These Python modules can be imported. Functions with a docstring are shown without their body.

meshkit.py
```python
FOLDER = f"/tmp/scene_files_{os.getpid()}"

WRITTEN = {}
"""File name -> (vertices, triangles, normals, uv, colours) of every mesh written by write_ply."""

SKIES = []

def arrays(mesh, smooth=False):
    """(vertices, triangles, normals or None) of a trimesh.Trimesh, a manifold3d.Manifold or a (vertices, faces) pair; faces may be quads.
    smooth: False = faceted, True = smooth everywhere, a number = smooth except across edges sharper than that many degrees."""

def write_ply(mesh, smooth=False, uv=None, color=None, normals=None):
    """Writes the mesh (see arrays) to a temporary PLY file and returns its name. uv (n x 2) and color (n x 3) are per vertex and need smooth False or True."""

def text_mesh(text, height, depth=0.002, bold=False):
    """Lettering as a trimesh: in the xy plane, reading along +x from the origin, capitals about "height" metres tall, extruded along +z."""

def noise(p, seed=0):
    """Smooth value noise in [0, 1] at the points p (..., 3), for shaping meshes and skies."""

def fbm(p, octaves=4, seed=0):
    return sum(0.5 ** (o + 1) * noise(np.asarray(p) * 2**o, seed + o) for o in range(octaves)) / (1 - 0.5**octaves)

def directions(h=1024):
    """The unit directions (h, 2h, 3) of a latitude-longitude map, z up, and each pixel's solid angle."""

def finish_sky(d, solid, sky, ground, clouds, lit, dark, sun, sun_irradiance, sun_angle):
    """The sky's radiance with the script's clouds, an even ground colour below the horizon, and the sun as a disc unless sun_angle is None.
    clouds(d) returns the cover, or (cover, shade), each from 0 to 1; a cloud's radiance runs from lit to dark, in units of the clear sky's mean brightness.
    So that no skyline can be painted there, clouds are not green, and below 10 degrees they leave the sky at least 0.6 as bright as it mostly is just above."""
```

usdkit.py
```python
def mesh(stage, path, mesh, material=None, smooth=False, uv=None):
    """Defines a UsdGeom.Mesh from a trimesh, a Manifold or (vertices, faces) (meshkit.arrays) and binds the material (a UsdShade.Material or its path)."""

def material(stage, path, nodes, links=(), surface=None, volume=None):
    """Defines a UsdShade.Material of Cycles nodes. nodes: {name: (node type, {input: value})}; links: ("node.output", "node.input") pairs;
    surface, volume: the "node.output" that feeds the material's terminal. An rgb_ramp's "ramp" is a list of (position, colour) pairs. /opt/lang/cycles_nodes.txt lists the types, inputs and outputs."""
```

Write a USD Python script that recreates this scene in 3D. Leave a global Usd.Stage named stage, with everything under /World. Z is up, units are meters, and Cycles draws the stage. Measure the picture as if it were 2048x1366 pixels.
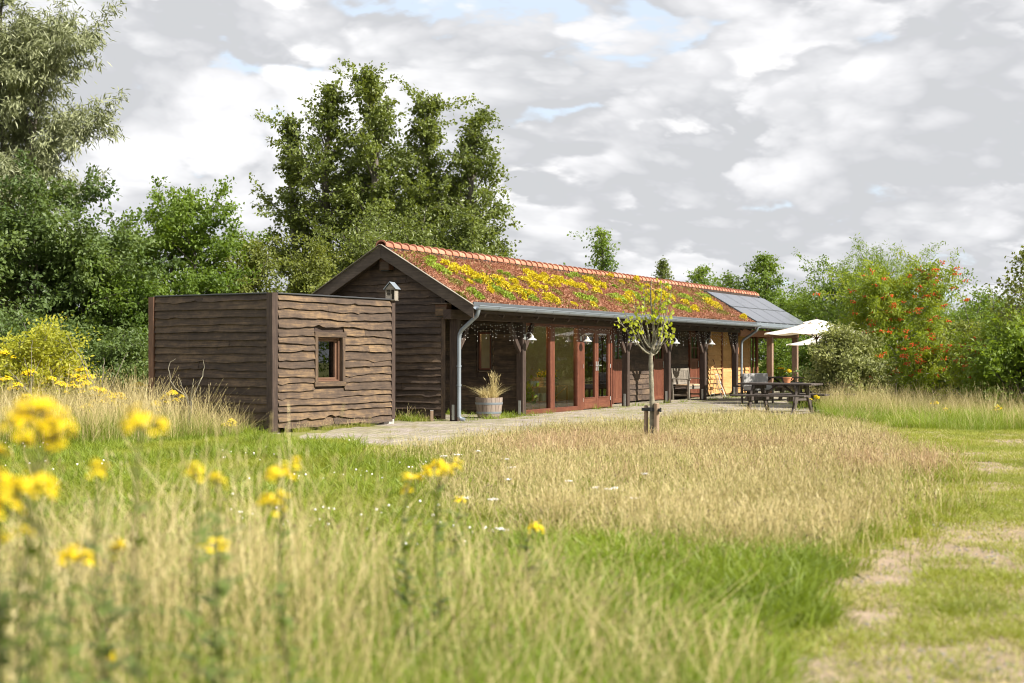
import math, random
import numpy as np, trimesh, usdkit, meshkit
from pxr import Usd, UsdGeom, UsdLux, UsdShade, Sdf, Gf, Vt
from shapely.geometry import Polygon, Point
import shapely

stage = Usd.Stage.CreateInMemory()
UsdGeom.SetStageUpAxis(stage, 'Z')
UsdGeom.SetStageMetersPerUnit(stage, 1.0)
UsdGeom.Xform.Define(stage, '/World')
UsdGeom.Scope.Define(stage, '/World/Looks')
PI = math.pi

# ------------------------------------------------------------------ camera, sky, sun, exposure
CAM_H = 1.36
EXPOSURE = 1.56
cam = UsdGeom.Camera.Define(stage, '/World/camera')
cam.CreateFocalLengthAttr(50.0)
cam.CreateHorizontalApertureAttr(36.0)
cam.CreateVerticalApertureOffsetAttr(36.0 * 29.0 / 2048.0)
cam.CreateFStopAttr(1.8)
cam.CreateFocusDistanceAttr(31.0)
cam.CreateExposureAttr(EXPOSURE)
cam.AddTranslateOp().Set((0, 0, CAM_H))
cam.AddRotateXOp().Set(90.0)

SUN = np.array([0.86, -0.50, 0.0]); SUN /= np.linalg.norm(SUN)
SUN_EL = math.radians(39)
SUN = np.array([SUN[0] * math.cos(SUN_EL), SUN[1] * math.cos(SUN_EL), math.sin(SUN_EL)])
sun = UsdLux.DistantLight.Define(stage, '/World/sun')
sun.CreateNormalizeAttr(True)
sun.CreateIntensityAttr(0.86)
sun.CreateAngleAttr(0.6)
sun.CreateColorAttr(Gf.Vec3f(1.0, 0.94, 0.84))
_z = SUN; _x = np.cross([0, 0, 1.0], _z); _x /= np.linalg.norm(_x); _y = np.cross(_z, _x)
sun.AddTransformOp().Set(Gf.Matrix4d(*_x, 0, *_y, 0, *_z, 0, 0, 0, 0, 1))

SKY_STRENGTH = 0.1
dome = UsdLux.DomeLight.Define(stage, '/World/sky')
dome.GetPrim().SetCustomDataByKey('kind', 'structure')
dome.GetPrim().SetCustomDataByKey('label', 'pale summer sky full of grey and white cumulus clouds')
def cloud_sky():
    N = {
        'geo': ('geometry', {}),
        'sky': ('sky_texture', {'sky_type': 'single_scattering', 'sun_disc': False, 'sun_elevation': SUN_EL, 'sun_rotation': math.atan2(SUN[0], SUN[1])}),
        'sx': ('separate_xyz', {}), 'za': ('math', {'math_type': 'maximum', 'value2': 0.0}), 'zb': ('math', {'math_type': 'add', 'value2': 0.42}), 'inv': ('math', {'math_type': 'divide', 'value1': 0.52}),
        'vm': ('vector_math', {'math_type': 'scale'}),
        'skym': ('mix_color', {'blend_type': 'mix', 'fac': 0.85, 'b': (CLOUD * 0.66, CLOUD * 0.74, CLOUD * 0.83), 'use_clamp': False}),
        'bg': ('background_shader', {'strength': SKY_STRENGTH}),
    }
    L = [('geo.position', 'sx.vector'), ('sx.z', 'za.value1'), ('za.value', 'zb.value1'), ('zb.value', 'inv.value2'), ('geo.position', 'vm.vector1'), ('inv.value', 'vm.scale'), ('sky.color', 'skym.a')]
    last = 'skym.result'
    # three banks of cumulus, the farthest first: crisp upper rims over the bank behind, soft grey bases
    for k, (sc, th, off, br, zs) in enumerate(LAYERS):
        n = lambda s: s + str(k)
        o = (CL_OFF[0] + off, CL_OFF[1] - 2.3 * off, CL_OFF[2] + 1.7 * off)
        N.update({
            n('ma'): ('mapping', {'mapping_type': 'point', 'location': o, 'scale': (1.0, 1.0, zs)}),
            n('mb'): ('mapping', {'mapping_type': 'point', 'location': (o[0], o[1], o[2] + 0.26 / sc), 'scale': (1.0, 1.0, zs)}),
            n('na'): ('noise_texture', {'scale': sc, 'detail': 7.0, 'roughness': 0.55, 'distortion': 0.2}),
            n('nb'): ('noise_texture', {'scale': sc, 'detail': 3.0, 'roughness': 0.5, 'distortion': 0.2}),
            n('wp'): ('vector_math', {'math_type': 'multiply_add', 'vector2': (0.5 / sc, 0.5 / sc, 0.5 / sc)}),
            n('vo'): ('voronoi_texture', {'feature': 'f1', 'scale': sc * 2.4, 'detail': 2.0, 'roughness': 0.55, 'lacunarity': 2.2}),
            n('fa'): ('math', {'math_type': 'multiply_add', 'value2': -0.20}),
            n('co'): ('map_range', {'range_type': 'smoothstep', 'from_min': th, 'from_max': th + 0.05, 'to_min': 0.0, 'to_max': 1.0, 'clamp': True}),
            n('df'): ('math', {'math_type': 'subtract'}),
            n('li'): ('map_range', {'range_type': 'linear', 'from_min': -0.235, 'from_max': -0.01, 'to_min': 0.0, 'to_max': br, 'clamp': True}),
            n('ra'): ('rgb_ramp', {'ramp': [(0.0, (0.57 * CLOUD, 0.58 * CLOUD, 0.605 * CLOUD)), (0.3, (0.71 * CLOUD, 0.715 * CLOUD, 0.735 * CLOUD)), (0.55, (0.85 * CLOUD, 0.85 * CLOUD, 0.865 * CLOUD)), (0.8, (0.93 * CLOUD, 0.925 * CLOUD, 0.935 * CLOUD)), (1.0, (1.02 * CLOUD, 1.01 * CLOUD, 1.0 * CLOUD))]}),
            n('mx'): ('mix_color', {'blend_type': 'mix', 'use_clamp': True}),
        })
        L += [('vm.vector', n('ma') + '.vector'), ('vm.vector', n('mb') + '.vector'), (n('ma') + '.vector', n('na') + '.vector'), (n('mb') + '.vector', n('nb') + '.vector'),
              (n('na') + '.color', n('wp') + '.vector1'), (n('ma') + '.vector', n('wp') + '.vector3'), (n('wp') + '.vector', n('vo') + '.vector'), (n('vo') + '.distance', n('fa') + '.value1'), (n('na') + '.fac', n('fa') + '.value3'),
              (n('fa') + '.value', n('co') + '.value'), (n('fa') + '.value', n('df') + '.value1'), (n('nb') + '.fac', n('df') + '.value2'), (n('df') + '.value', n('li') + '.value'), (n('li') + '.result', n('ra') + '.fac'),
              (n('co') + '.result', n('mx') + '.fac'), (last, n('mx') + '.a'), (n('ra') + '.color', n('mx') + '.b')]
        last = n('mx') + '.result'
    L.append((last, 'bg.color'))
    return usdkit.material(stage, '/World/Looks/sky', N, L, surface='bg.background')
# scale, threshold, shift, brightness of the lit side, flattening
LAYERS = [(5.4, 0.155, 0.0, 0.95, 1.6), (4.5, 0.265, 3.1, 1.0, 1.6), (3.9, 0.318, 7.7, 1.0, 1.6)]
CL_OFF = (8.8, -17.3, 2.2)
CLOUD = 3.95
UsdShade.MaterialBindingAPI.Apply(dome.GetPrim()).Bind(cloud_sky())

# ------------------------------------------------------------------ helpers
F = 2844.0
def ray(px, d):                       # point at distance d, column px of the photograph
    return (px - 1024.0) / F * d
def ground_at(px, py, z=-0.12):       # where the ground shows at a photograph position
    d = F * (CAM_H - z) / (py - 712.0)
    return (ray(px, d), d)
def height_at(py, d):
    return CAM_H + (712.0 - py) * d / F

_used = {}
def numbered(path):
    k = _used.get(path, 0); _used[path] = k + 1
    return path if k == 0 else '%s_%03d' % (path, k)
def tag(p, label=None, cat=None, group=None, kind=None):
    p = p.GetPrim() if hasattr(p, 'GetPrim') else p
    for k, v in (('label', label), ('category', cat), ('group', group), ('kind', kind)):
        if v: p.SetCustomDataByKey(k, v)
    return p
def pth(parent):
    return '/World' if parent is None else str(parent.GetPath())
def thing(name, label, cat, loc=(0, 0, 0), rotz=0.0, group=None, scale=None):
    x = UsdGeom.Xform.Define(stage, numbered('/World/' + name))
    x.AddTranslateOp().Set(tuple(float(c) for c in loc))
    if rotz: x.AddRotateZOp().Set(math.degrees(rotz))
    if scale is not None: x.AddScaleOp().Set((float(scale),) * 3 if np.ndim(scale) == 0 else tuple(float(c) for c in scale))
    return tag(x, label, cat, group)
def dup(root, loc, rotz, label, group=None, scale=None):
    was = root.GetCustomData()
    r = thing(root.GetName().rstrip('0123456789').rstrip('_'), label, was['category'], loc, rotz, group or was.get('group'), scale)
    r.GetReferences().AddInternalReference(root.GetPath()); r.SetInstanceable(True)
    tag(r, label, was['category'], group or was.get('group'))
    return r

class MB:
    """collects faces of one mesh"""
    def __init__(s): s.v, s.f, s.uv, s.n = [], [], [], 0
    def add(s, v, f, uv=None):
        v = np.asarray(v, float); f = np.asarray(f, int)
        if f.shape[1] == 4: f = np.vstack([f[:, [0, 1, 2]], f[:, [0, 2, 3]]])
        s.v.append(v); s.f.append(f + s.n); s.n += len(v)
        s.uv.append(np.zeros((len(v), 2)) if uv is None else np.asarray(uv, float))
        return s
    def box(s, a, b, off=None):
        a, b = np.minimum(a, b), np.maximum(a, b)
        c = (a + b) / 2; d = b - a
        k = int(np.argmax(d)); ax = np.zeros(3); ax[k] = 1
        return s.beam(c - ax * d[k] / 2, c + ax * d[k] / 2, d[(k + 1) % 3], d[(k + 2) % 3], up=np.eye(3)[(k + 1) % 3], off=off)
    def beam(s, p0, p1, w, h, up=(0, 0, 1), off=None, ch=0.006):
        """a bar of section w (along up) by h, edges chamfered"""
        p0, p1, up = np.asarray(p0, float), np.asarray(p1, float), np.asarray(up, float)
        t = p1 - p0; L = np.linalg.norm(t); t /= L
        u = up - t * (up @ t)
        if np.linalg.norm(u) < 1e-6: u = np.array([1.0, 0, 0]) - t * t[0]
        u /= np.linalg.norm(u); r = np.cross(t, u)
        c = min(ch, 0.22 * min(w, h))
        pr = np.array([(-w/2 + c, -h/2), (w/2 - c, -h/2), (w/2, -h/2 + c), (w/2, h/2 - c), (w/2 - c, h/2), (-w/2 + c, h/2), (-w/2, h/2 - c), (-w/2, -h/2 + c)])
        ring = pr[:, 0:1] * u + pr[:, 1:2] * r
        v = np.vstack([p0 + ring, p1 + ring])
        f = [(i, (i + 1) % 8, 8 + (i + 1) % 8) for i in range(8)] + [(i, 8 + (i + 1) % 8, 8 + i) for i in range(8)]
        f += [(0, i + 1, i) for i in range(1, 7)] + [(8, 8 + i, 9 + i) for i in range(1, 7)]
        o = (rng.random(2) * 40 if off is None else np.asarray(off))
        vv = pr[:, 0] + 1.3 * pr[:, 1]
        uv = np.vstack([np.c_[np.full(8, o[0]), vv + o[1]], np.c_[np.full(8, o[0] + L), vv + o[1]]])
        return s.add(v, f, uv)
    def tube(s, pts, rad, sides=6, cap=True):
        p = np.asarray(pts, float); rad = np.broadcast_to(np.asarray(rad, float), (len(p),))
        t = np.gradient(p, axis=0); t /= np.linalg.norm(t, axis=1, keepdims=True) + 1e-12
        a = np.cross(t, [0.0, 0, 1]); bad = np.linalg.norm(a, axis=1) < 0.15
        a[bad] = np.cross(t[bad], [1.0, 0, 0]); a /= np.linalg.norm(a, axis=1, keepdims=True)
        for i in range(1, len(p)):                       # keep the frame from flipping
            a[i] = a[i - 1] - t[i] * (a[i - 1] @ t[i]); a[i] /= np.linalg.norm(a[i]) + 1e-12
        b = np.cross(t, a); g = np.arange(sides) * 2 * PI / sides
        v = p[:, None] + rad[:, None, None] * (np.cos(g)[None, :, None] * a[:, None] + np.sin(g)[None, :, None] * b[:, None])
        n = len(p); i, j = np.meshgrid(np.arange(n - 1), np.arange(sides), indexing='ij')
        q = np.stack([i * sides + j, i * sides + (j + 1) % sides, (i + 1) * sides + (j + 1) % sides, (i + 1) * sides + j], -1).reshape(-1, 4)
        L = np.r_[0, np.cumsum(np.linalg.norm(np.diff(p, axis=0), axis=1))]
        uv = np.stack([np.repeat(L, sides), np.tile(np.arange(sides) / sides * 0.3, n)], 1)
        s.add(v.reshape(-1, 3), q, uv)
        if cap and sides > 2:
            for base, c0 in ((0, p[0]), ((n - 1) * sides, p[-1])):
                ring = v.reshape(-1, 3)[base:base + sides]
                s.add(np.vstack([ring, c0]), [(k, (k + 1) % sides, sides) if base else ((k + 1) % sides, k, sides) for k in range(sides)])
        return s
    def lathe(s, prof, c=(0, 0, 0), n=20):
        pr = np.asarray(prof, float); g = np.arange(n) * 2 * PI / n; m = len(pr)
        v = np.stack([np.outer(pr[:, 0], np.cos(g)), np.outer(pr[:, 0], np.sin(g)), np.repeat(pr[:, 1:2], n, 1)], -1).reshape(-1, 3) + np.asarray(c, float)
        i, j = np.meshgrid(np.arange(m - 1), np.arange(n), indexing='ij')
        q = np.stack([i * n + j, i * n + (j + 1) % n, (i + 1) * n + (j + 1) % n, (i + 1) * n + j], -1).reshape(-1, 4)
        uv = np.stack([np.tile(g / (2 * PI), m), np.repeat(pr[:, 1], n)], 1)
        return s.add(v, q, uv)
    def tm(s, m, loc=(0, 0, 0)):
        return s.add(np.asarray(m.vertices) + np.asarray(loc, float), m.faces)
    def prism(s, poly, axis, a, b):
        """polygon (list of 2d points of the two other axes, in xyz order) extruded along an axis from a to b; convex or earcut by trimesh"""
        m = trimesh.creation.extrude_polygon(Polygon(poly), b - a, engine='earcut')
        P = np.asarray(m.vertices); v = np.zeros_like(P)
        o = [k for k in range(3) if k != axis]
        v[:, o[0]], v[:, o[1]], v[:, axis] = P[:, 0], P[:, 1], P[:, 2] + a
        fc = np.asarray(m.faces)
        if axis == 1: fc = fc[:, ::-1]
        vv = v[fc].reshape(-1, 3); L = int(np.argmax(np.ptp(v, axis=0)))
        oo = [k for k in range(3) if k != L]
        uv = np.stack([vv[:, L], vv[:, oo[0]] + 1.3 * vv[:, oo[1]]], 1) + rng.random(2) * 30
        return s.add(vv, np.arange(len(vv)).reshape(-1, 3), uv)
    def build(s, name, mat, parent=None, smooth=False, label=None):
        path = numbered(pth(parent) + '/' + name)
        v, f, uv = np.vstack(s.v), np.vstack(s.f), np.vstack(s.uv)
        if smooth not in (False, True):
            m = usdkit.mesh(stage, path, trimesh.Trimesh(v, f, process=False), mat, smooth=smooth)
        else:
            m = usdkit.mesh(stage, path, (v, f), mat, smooth=smooth, uv=uv)
        if label: tag(m, label)
        return m.GetPrim()

rng = np.random.default_rng(7)

# ------------------------------------------------------------------ materials
LK = '/World/Looks/'
def flat(name, col, rough=0.6, metal=0.0, var=0.12, scale=6.0, bump=0.0, spec=0.5, extra=None):
    """an even colour with faint mottling"""
    c = np.asarray(col, float)
    N = {'geo': ('geometry', {}), 'n': ('noise_texture', {'scale': scale, 'detail': 4.0, 'roughness': 0.6}),
         'r': ('rgb_ramp', {'ramp': [(0.25, tuple(c * (1 - var))), (0.75, tuple(np.minimum(c * (1 + var), 1)))]}),
         'p': ('principled_bsdf', {'roughness': rough, 'metallic': metal, 'specular_ior_level': spec, **(extra or {})})}
    L = [('geo.position', 'n.vector'), ('n.fac', 'r.fac'), ('r.color', 'p.base_color')]
    if bump:
        N['b'] = ('bump', {'strength': bump, 'distance': 0.01}); L += [('n.fac', 'b.height'), ('b.normal', 'p.normal')]
    return usdkit.material(stage, LK + name, N, L, surface='p.BSDF')

def wood(name, dark, mid, light, rough=0.75, streak=0.5, gs=(1.6, 42.0), bump=0.35):
    """sawn or weathered timber, grain along u of the st coordinates"""
    N = {'uv': ('attribute', {}),
         'm1': ('mapping', {'mapping_type': 'point', 'scale': (gs[0], gs[1], 1.0)}), 'g': ('noise_texture', {'scale': 1.0, 'detail': 5.0, 'roughness': 0.65, 'distortion': 0.6}),
         'm2': ('mapping', {'mapping_type': 'point', 'scale': (0.45, 2.2, 1.0)}), 't': ('noise_texture', {'scale': 1.0, 'detail': 3.0, 'roughness': 0.55}),
         'm3': ('mapping', {'mapping_type': 'point', 'scale': (5.0, 9.0, 1.0)}), 'w': ('noise_texture', {'scale': 1.0, 'detail': 4.0, 'roughness': 0.7}),
         'mx': ('mix_float', {'fac': streak}), 'mx2': ('mix_float', {'fac': 0.28}),
         'r': ('rgb_ramp', {'ramp': [(0.34, dark), (0.50, mid), (0.655, light)]}),
         'b': ('bump', {'strength': bump, 'distance': 0.006}),
         'p': ('principled_bsdf', {'roughness': rough, 'specular_ior_level': 0.35})}
    L = [('uv.vector', 'm1.vector'), ('m1.vector', 'g.vector'), ('uv.vector', 'm2.vector'), ('m2.vector', 't.vector'), ('uv.vector', 'm3.vector'), ('m3.vector', 'w.vector'),
         ('g.fac', 'mx.a'), ('t.fac', 'mx.b'), ('mx.result', 'mx2.a'), ('w.fac', 'mx2.b'), ('mx2.result', 'r.fac'), ('r.color', 'p.base_color'), ('g.fac', 'b.height'), ('b.normal', 'p.normal')]
    m = usdkit.material(stage, LK + name, N, L, surface='p.BSDF')
    UsdShade.Shader.Get(stage, LK + name + '/uv').CreateInput('attribute', Sdf.ValueTypeNames.String).Set('st')
    return m

def leaf(name, cols, trans=0.3, tcol=None, rough=0.5, nscale=0.9, spread=0.5, spec=0.4):
    """foliage and grass: a colour per leaf, shifted clump by clump, with light coming through"""
    k = len(cols)
    N = {'geo': ('geometry', {}), 'n': ('noise_texture', {'scale': nscale, 'detail': 3.0, 'roughness': 0.6}),
         'mr': ('map_range', {'range_type': 'linear', 'from_min': 0.3, 'from_max': 0.7, 'to_min': 0.0, 'to_max': 1.0, 'clamp': True}),
         'mx': ('mix_float', {'fac': spread}), 'r': ('rgb_ramp', {'ramp': [(i / max(k - 1, 1), c) for i, c in enumerate(cols)]}),
         'p': ('principled_bsdf', {'roughness': rough, 'specular_ior_level': spec}),
         'g': ('mix_color', {'blend_type': 'multiply', 'fac': 1.0, 'b': tcol or (1.5, 1.45, 0.55), 'use_clamp': False}),
         't': ('translucent_bsdf', {}), 's': ('mix_closure', {'fac': trans})}
    L = [('geo.position', 'n.vector'), ('n.fac', 'mr.value'), ('mr.result', 'mx.a'), ('geo.random_per_island', 'mx.b'), ('mx.result', 'r.fac'),
         ('r.color', 'p.base_color'), ('r.color', 'g.a'), ('g.result', 't.color'), ('p.BSDF', 's.closure1'), ('t.BSDF', 's.closure2')]
    return usdkit.material(stage, LK + name, N, L, surface='s.closure')

def pane_mat(name, ior=1.9, tint=(0.82, 0.88, 0.84), rough=0.0):
    N = {'f': ('fresnel', {'IOR': ior}), 't': ('transparent_bsdf', {'color': tint}), 'g': ('glossy_bsdf', {'color': (0.95, 0.97, 1.0), 'roughness': rough}), 's': ('mix_closure', {})}
    return usdkit.material(stage, LK + name, N, [('f.fac', 's.fac'), ('t.BSDF', 's.closure1'), ('g.BSDF', 's.closure2')], surface='s.closure')

M = {}
M['dark_wood'] = wood('dark_wood', (0.021, 0.015, 0.013), (0.070, 0.049, 0.037), (0.190, 0.130, 0.082))
M['dark_beam'] = wood('dark_beam', (0.022, 0.014, 0.011), (0.050, 0.033, 0.026), (0.10, 0.070, 0.052), streak=0.35)
M['barge'] = wood('barge', (0.035, 0.026, 0.021), (0.075, 0.058, 0.046), (0.14, 0.11, 0.085), streak=0.4)
M['shed_wood'] = wood('shed_wood', (0.020, 0.014, 0.012), (0.080, 0.054, 0.036), (0.24, 0.155, 0.078), streak=0.5)
M['red_wood'] = wood('red_wood', (0.062, 0.020, 0.013), (0.125, 0.042, 0.025), (0.21, 0.083, 0.046), rough=0.45, bump=0.15, gs=(1.2, 30))
M['brown_frame'] = wood('brown_frame', (0.07, 0.035, 0.022), (0.13, 0.068, 0.042), (0.22, 0.13, 0.08), rough=0.6)
M['pine'] = wood('pine', (0.32, 0.165, 0.06), (0.50, 0.285, 0.11), (0.64, 0.40, 0.18), rough=0.65, streak=0.45)
M['grey_wood'] = wood('grey_wood', (0.12, 0.105, 0.085), (0.22, 0.195, 0.16), (0.36, 0.32, 0.27), rough=0.85)
M['table_wood'] = wood('table_wood', (0.030, 0.023, 0.020), (0.075, 0.060, 0.052), (0.17, 0.145, 0.13), rough=0.8)
M['post_wood'] = wood('post_wood', (0.14, 0.085, 0.058), (0.24, 0.155, 0.11), (0.36, 0.25, 0.18), rough=0.8)
M['beam_red'] = wood('beam_red', (0.12, 0.05, 0.028), (0.22, 0.095, 0.05), (0.32, 0.15, 0.08), rough=0.7)
M['stake_wood'] = wood('stake_wood', (0.15, 0.105, 0.07), (0.28, 0.20, 0.135), (0.42, 0.32, 0.22), rough=0.85)
M['barrel_wood'] = wood('barrel_wood', (0.13, 0.10, 0.08), (0.24, 0.19, 0.155), (0.36, 0.30, 0.25), rough=0.85)
M['zinc'] = flat('zinc', (0.24, 0.275, 0.31), 0.5, 0.45, 0.10, 3.0)
M['zinc_dark'] = flat('zinc_dark', (0.10, 0.11, 0.12), 0.5, 0.2, 0.12, 3.0)
M['galv'] = flat('galv', (0.48, 0.50, 0.50), 0.4, 0.6, 0.12, 5.0)
M['white_metal'] = flat('white_metal', (0.70, 0.71, 0.70), 0.35, 0.2, 0.06)
M['black_rubber'] = flat('black_rubber', (0.018, 0.018, 0.018), 0.6)
M['concrete'] = flat('concrete', (0.36, 0.34, 0.31), 0.95, 0, 0.2, 9.0, 0.3)
M['slate'] = flat('slate', (0.045, 0.047, 0.052), 0.6, 0, 0.15)
M['roof_felt'] = flat('roof_felt', (0.045, 0.045, 0.043), 0.9, 0, 0.25, 4.0)
M['terracotta'] = flat('terracotta', (0.52, 0.22, 0.10), 0.8, 0, 0.15)
M['inner_wall'] = flat('inner_wall', (0.42, 0.42, 0.38), 0.9)
M['inner_floor'] = flat('inner_floor', (0.34, 0.27, 0.20), 0.7)
M['shelf_wood'] = wood('shelf_wood', (0.35, 0.23, 0.11), (0.48, 0.33, 0.17), (0.6, 0.43, 0.24))
M['pot_cream'] = flat('pot_cream', (0.42, 0.42, 0.33), 0.6)
M['pot_blue'] = flat('pot_blue', (0.30, 0.42, 0.46), 0.5)
M['canvas'] = None
M['glass'] = pane_mat('glass', 1.6)
M['glass_dark'] = pane_mat('glass_dark', 1.9, (0.55, 0.62, 0.58))
M['cushion'] = flat('cushion', (0.34, 0.33, 0.32), 0.95, 0, 0.1, 20.0)
M['cushion_tan'] = flat('cushion_tan', (0.55, 0.40, 0.25), 0.95, 0, 0.12, 20.0)
M['wire'] = flat('wire', (0.02, 0.02, 0.02), 0.5)
M['fairy_bulb'] = flat('fairy_bulb', (0.75, 0.75, 0.72), 0.15)
def canvas_mat():
    N = {'geo': ('geometry', {}), 'n': ('noise_texture', {'scale': 3.0, 'detail': 3.0}),
         'r': ('rgb_ramp', {'ramp': [(0.3, (0.74, 0.72, 0.67)), (0.7, (0.80, 0.785, 0.74))]}),
         'p': ('principled_bsdf', {'roughness': 0.9}), 't': ('translucent_bsdf', {'color': (0.80, 0.62, 0.42)}), 's': ('mix_closure', {'fac': 0.22})}
    return usdkit.material(stage, LK + 'canvas', N, [('geo.position', 'n.vector'), ('n.fac', 'r.fac'), ('r.color', 'p.base_color'), ('p.BSDF', 's.closure1'), ('t.BSDF', 's.closure2')], surface='s.closure')
M['canvas'] = canvas_mat()
def glow(name, col, strength):
    return usdkit.material(stage, LK + name, {'e': ('emission', {'color': col, 'strength': strength})}, [], surface='e.emission')
M['bulb'] = glow('bulb', (1.0, 0.58, 0.22), 60.0)
def solar_mat():
    N = {'uv': ('attribute', {}), 'm': ('mapping', {'mapping_type': 'point', 'scale': (1.0, 1.0, 1.0)}),
         'br': ('brick_texture', {'offset': 0.0, 'scale': 1.0, 'brick_width': 0.16, 'row_height': 0.16, 'mortar_size': 0.006, 'color1': (0.020, 0.024, 0.038), 'color2': (0.026, 0.030, 0.045), 'mortar': (0.07, 0.075, 0.085)}),
         'p': ('principled_bsdf', {'roughness': 0.22, 'specular_ior_level': 0.55, 'coat_weight': 0.85, 'coat_roughness': 0.1})}
    m = usdkit.material(stage, LK + 'solar_cells', N, [('uv.vector', 'm.vector'), ('m.vector', 'br.vector'), ('br.color', 'p.base_color')], surface='p.BSDF')
    UsdShade.Shader.Get(stage, LK + 'solar_cells/uv').CreateInput('attribute', Sdf.ValueTypeNames.String).Set('st')
    return m
M['solar'] = solar_mat()
def tile_mat():
    N = {'oi': ('object_info', {}), 'geo': ('geometry', {}), 'n': ('noise_texture', {'scale': 9.0, 'detail': 5.0, 'roughness': 0.65}), 'mx': ('mix_float', {'fac': 0.45}),
         'r': ('rgb_ramp', {'ramp': [(0.15, (0.27, 0.11, 0.07)), (0.5, (0.42, 0.175, 0.105)), (0.8, (0.52, 0.27, 0.18)), (1.0, (0.40, 0.29, 0.22))]}),
         'p': ('principled_bsdf', {'roughness': 0.75})}
    return usdkit.material(stage, LK + 'ridge_clay', N, [('geo.position', 'n.vector'), ('n.fac', 'mx.a'), ('oi.random', 'mx.b'), ('mx.result', 'r.fac'), ('r.color', 'p.base_color')], surface='p.BSDF')
M['clay'] = tile_mat()

# ------------------------------------------------------------------ the long timber barn
TH = math.atan2(2437.0 - 1024.0, F)                # its long side recedes at this angle
BX, BY = -1.224, 29.75                             # front corner post
barn = thing('timber_barn', 'long low dark weatherboard barn with flowering green roof and orange ridge tiles', 'building', (BX, BY, 0), PI / 2 - TH)
def barn_world(s, t, z=0.0):
    return np.array([BX + s * math.sin(TH) - t * math.cos(TH), BY + s * math.cos(TH) + t * math.sin(TH), z])
RIDGE_T, RIDGE_Z, SLOPE, EAVE_T, S0, S1, S2 = 1.57, 3.71, 0.588, -0.60, -0.30, 19.75, 26.75
def roof_z(t): return RIDGE_Z - SLOPE * abs(t - RIDGE_T)

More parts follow.
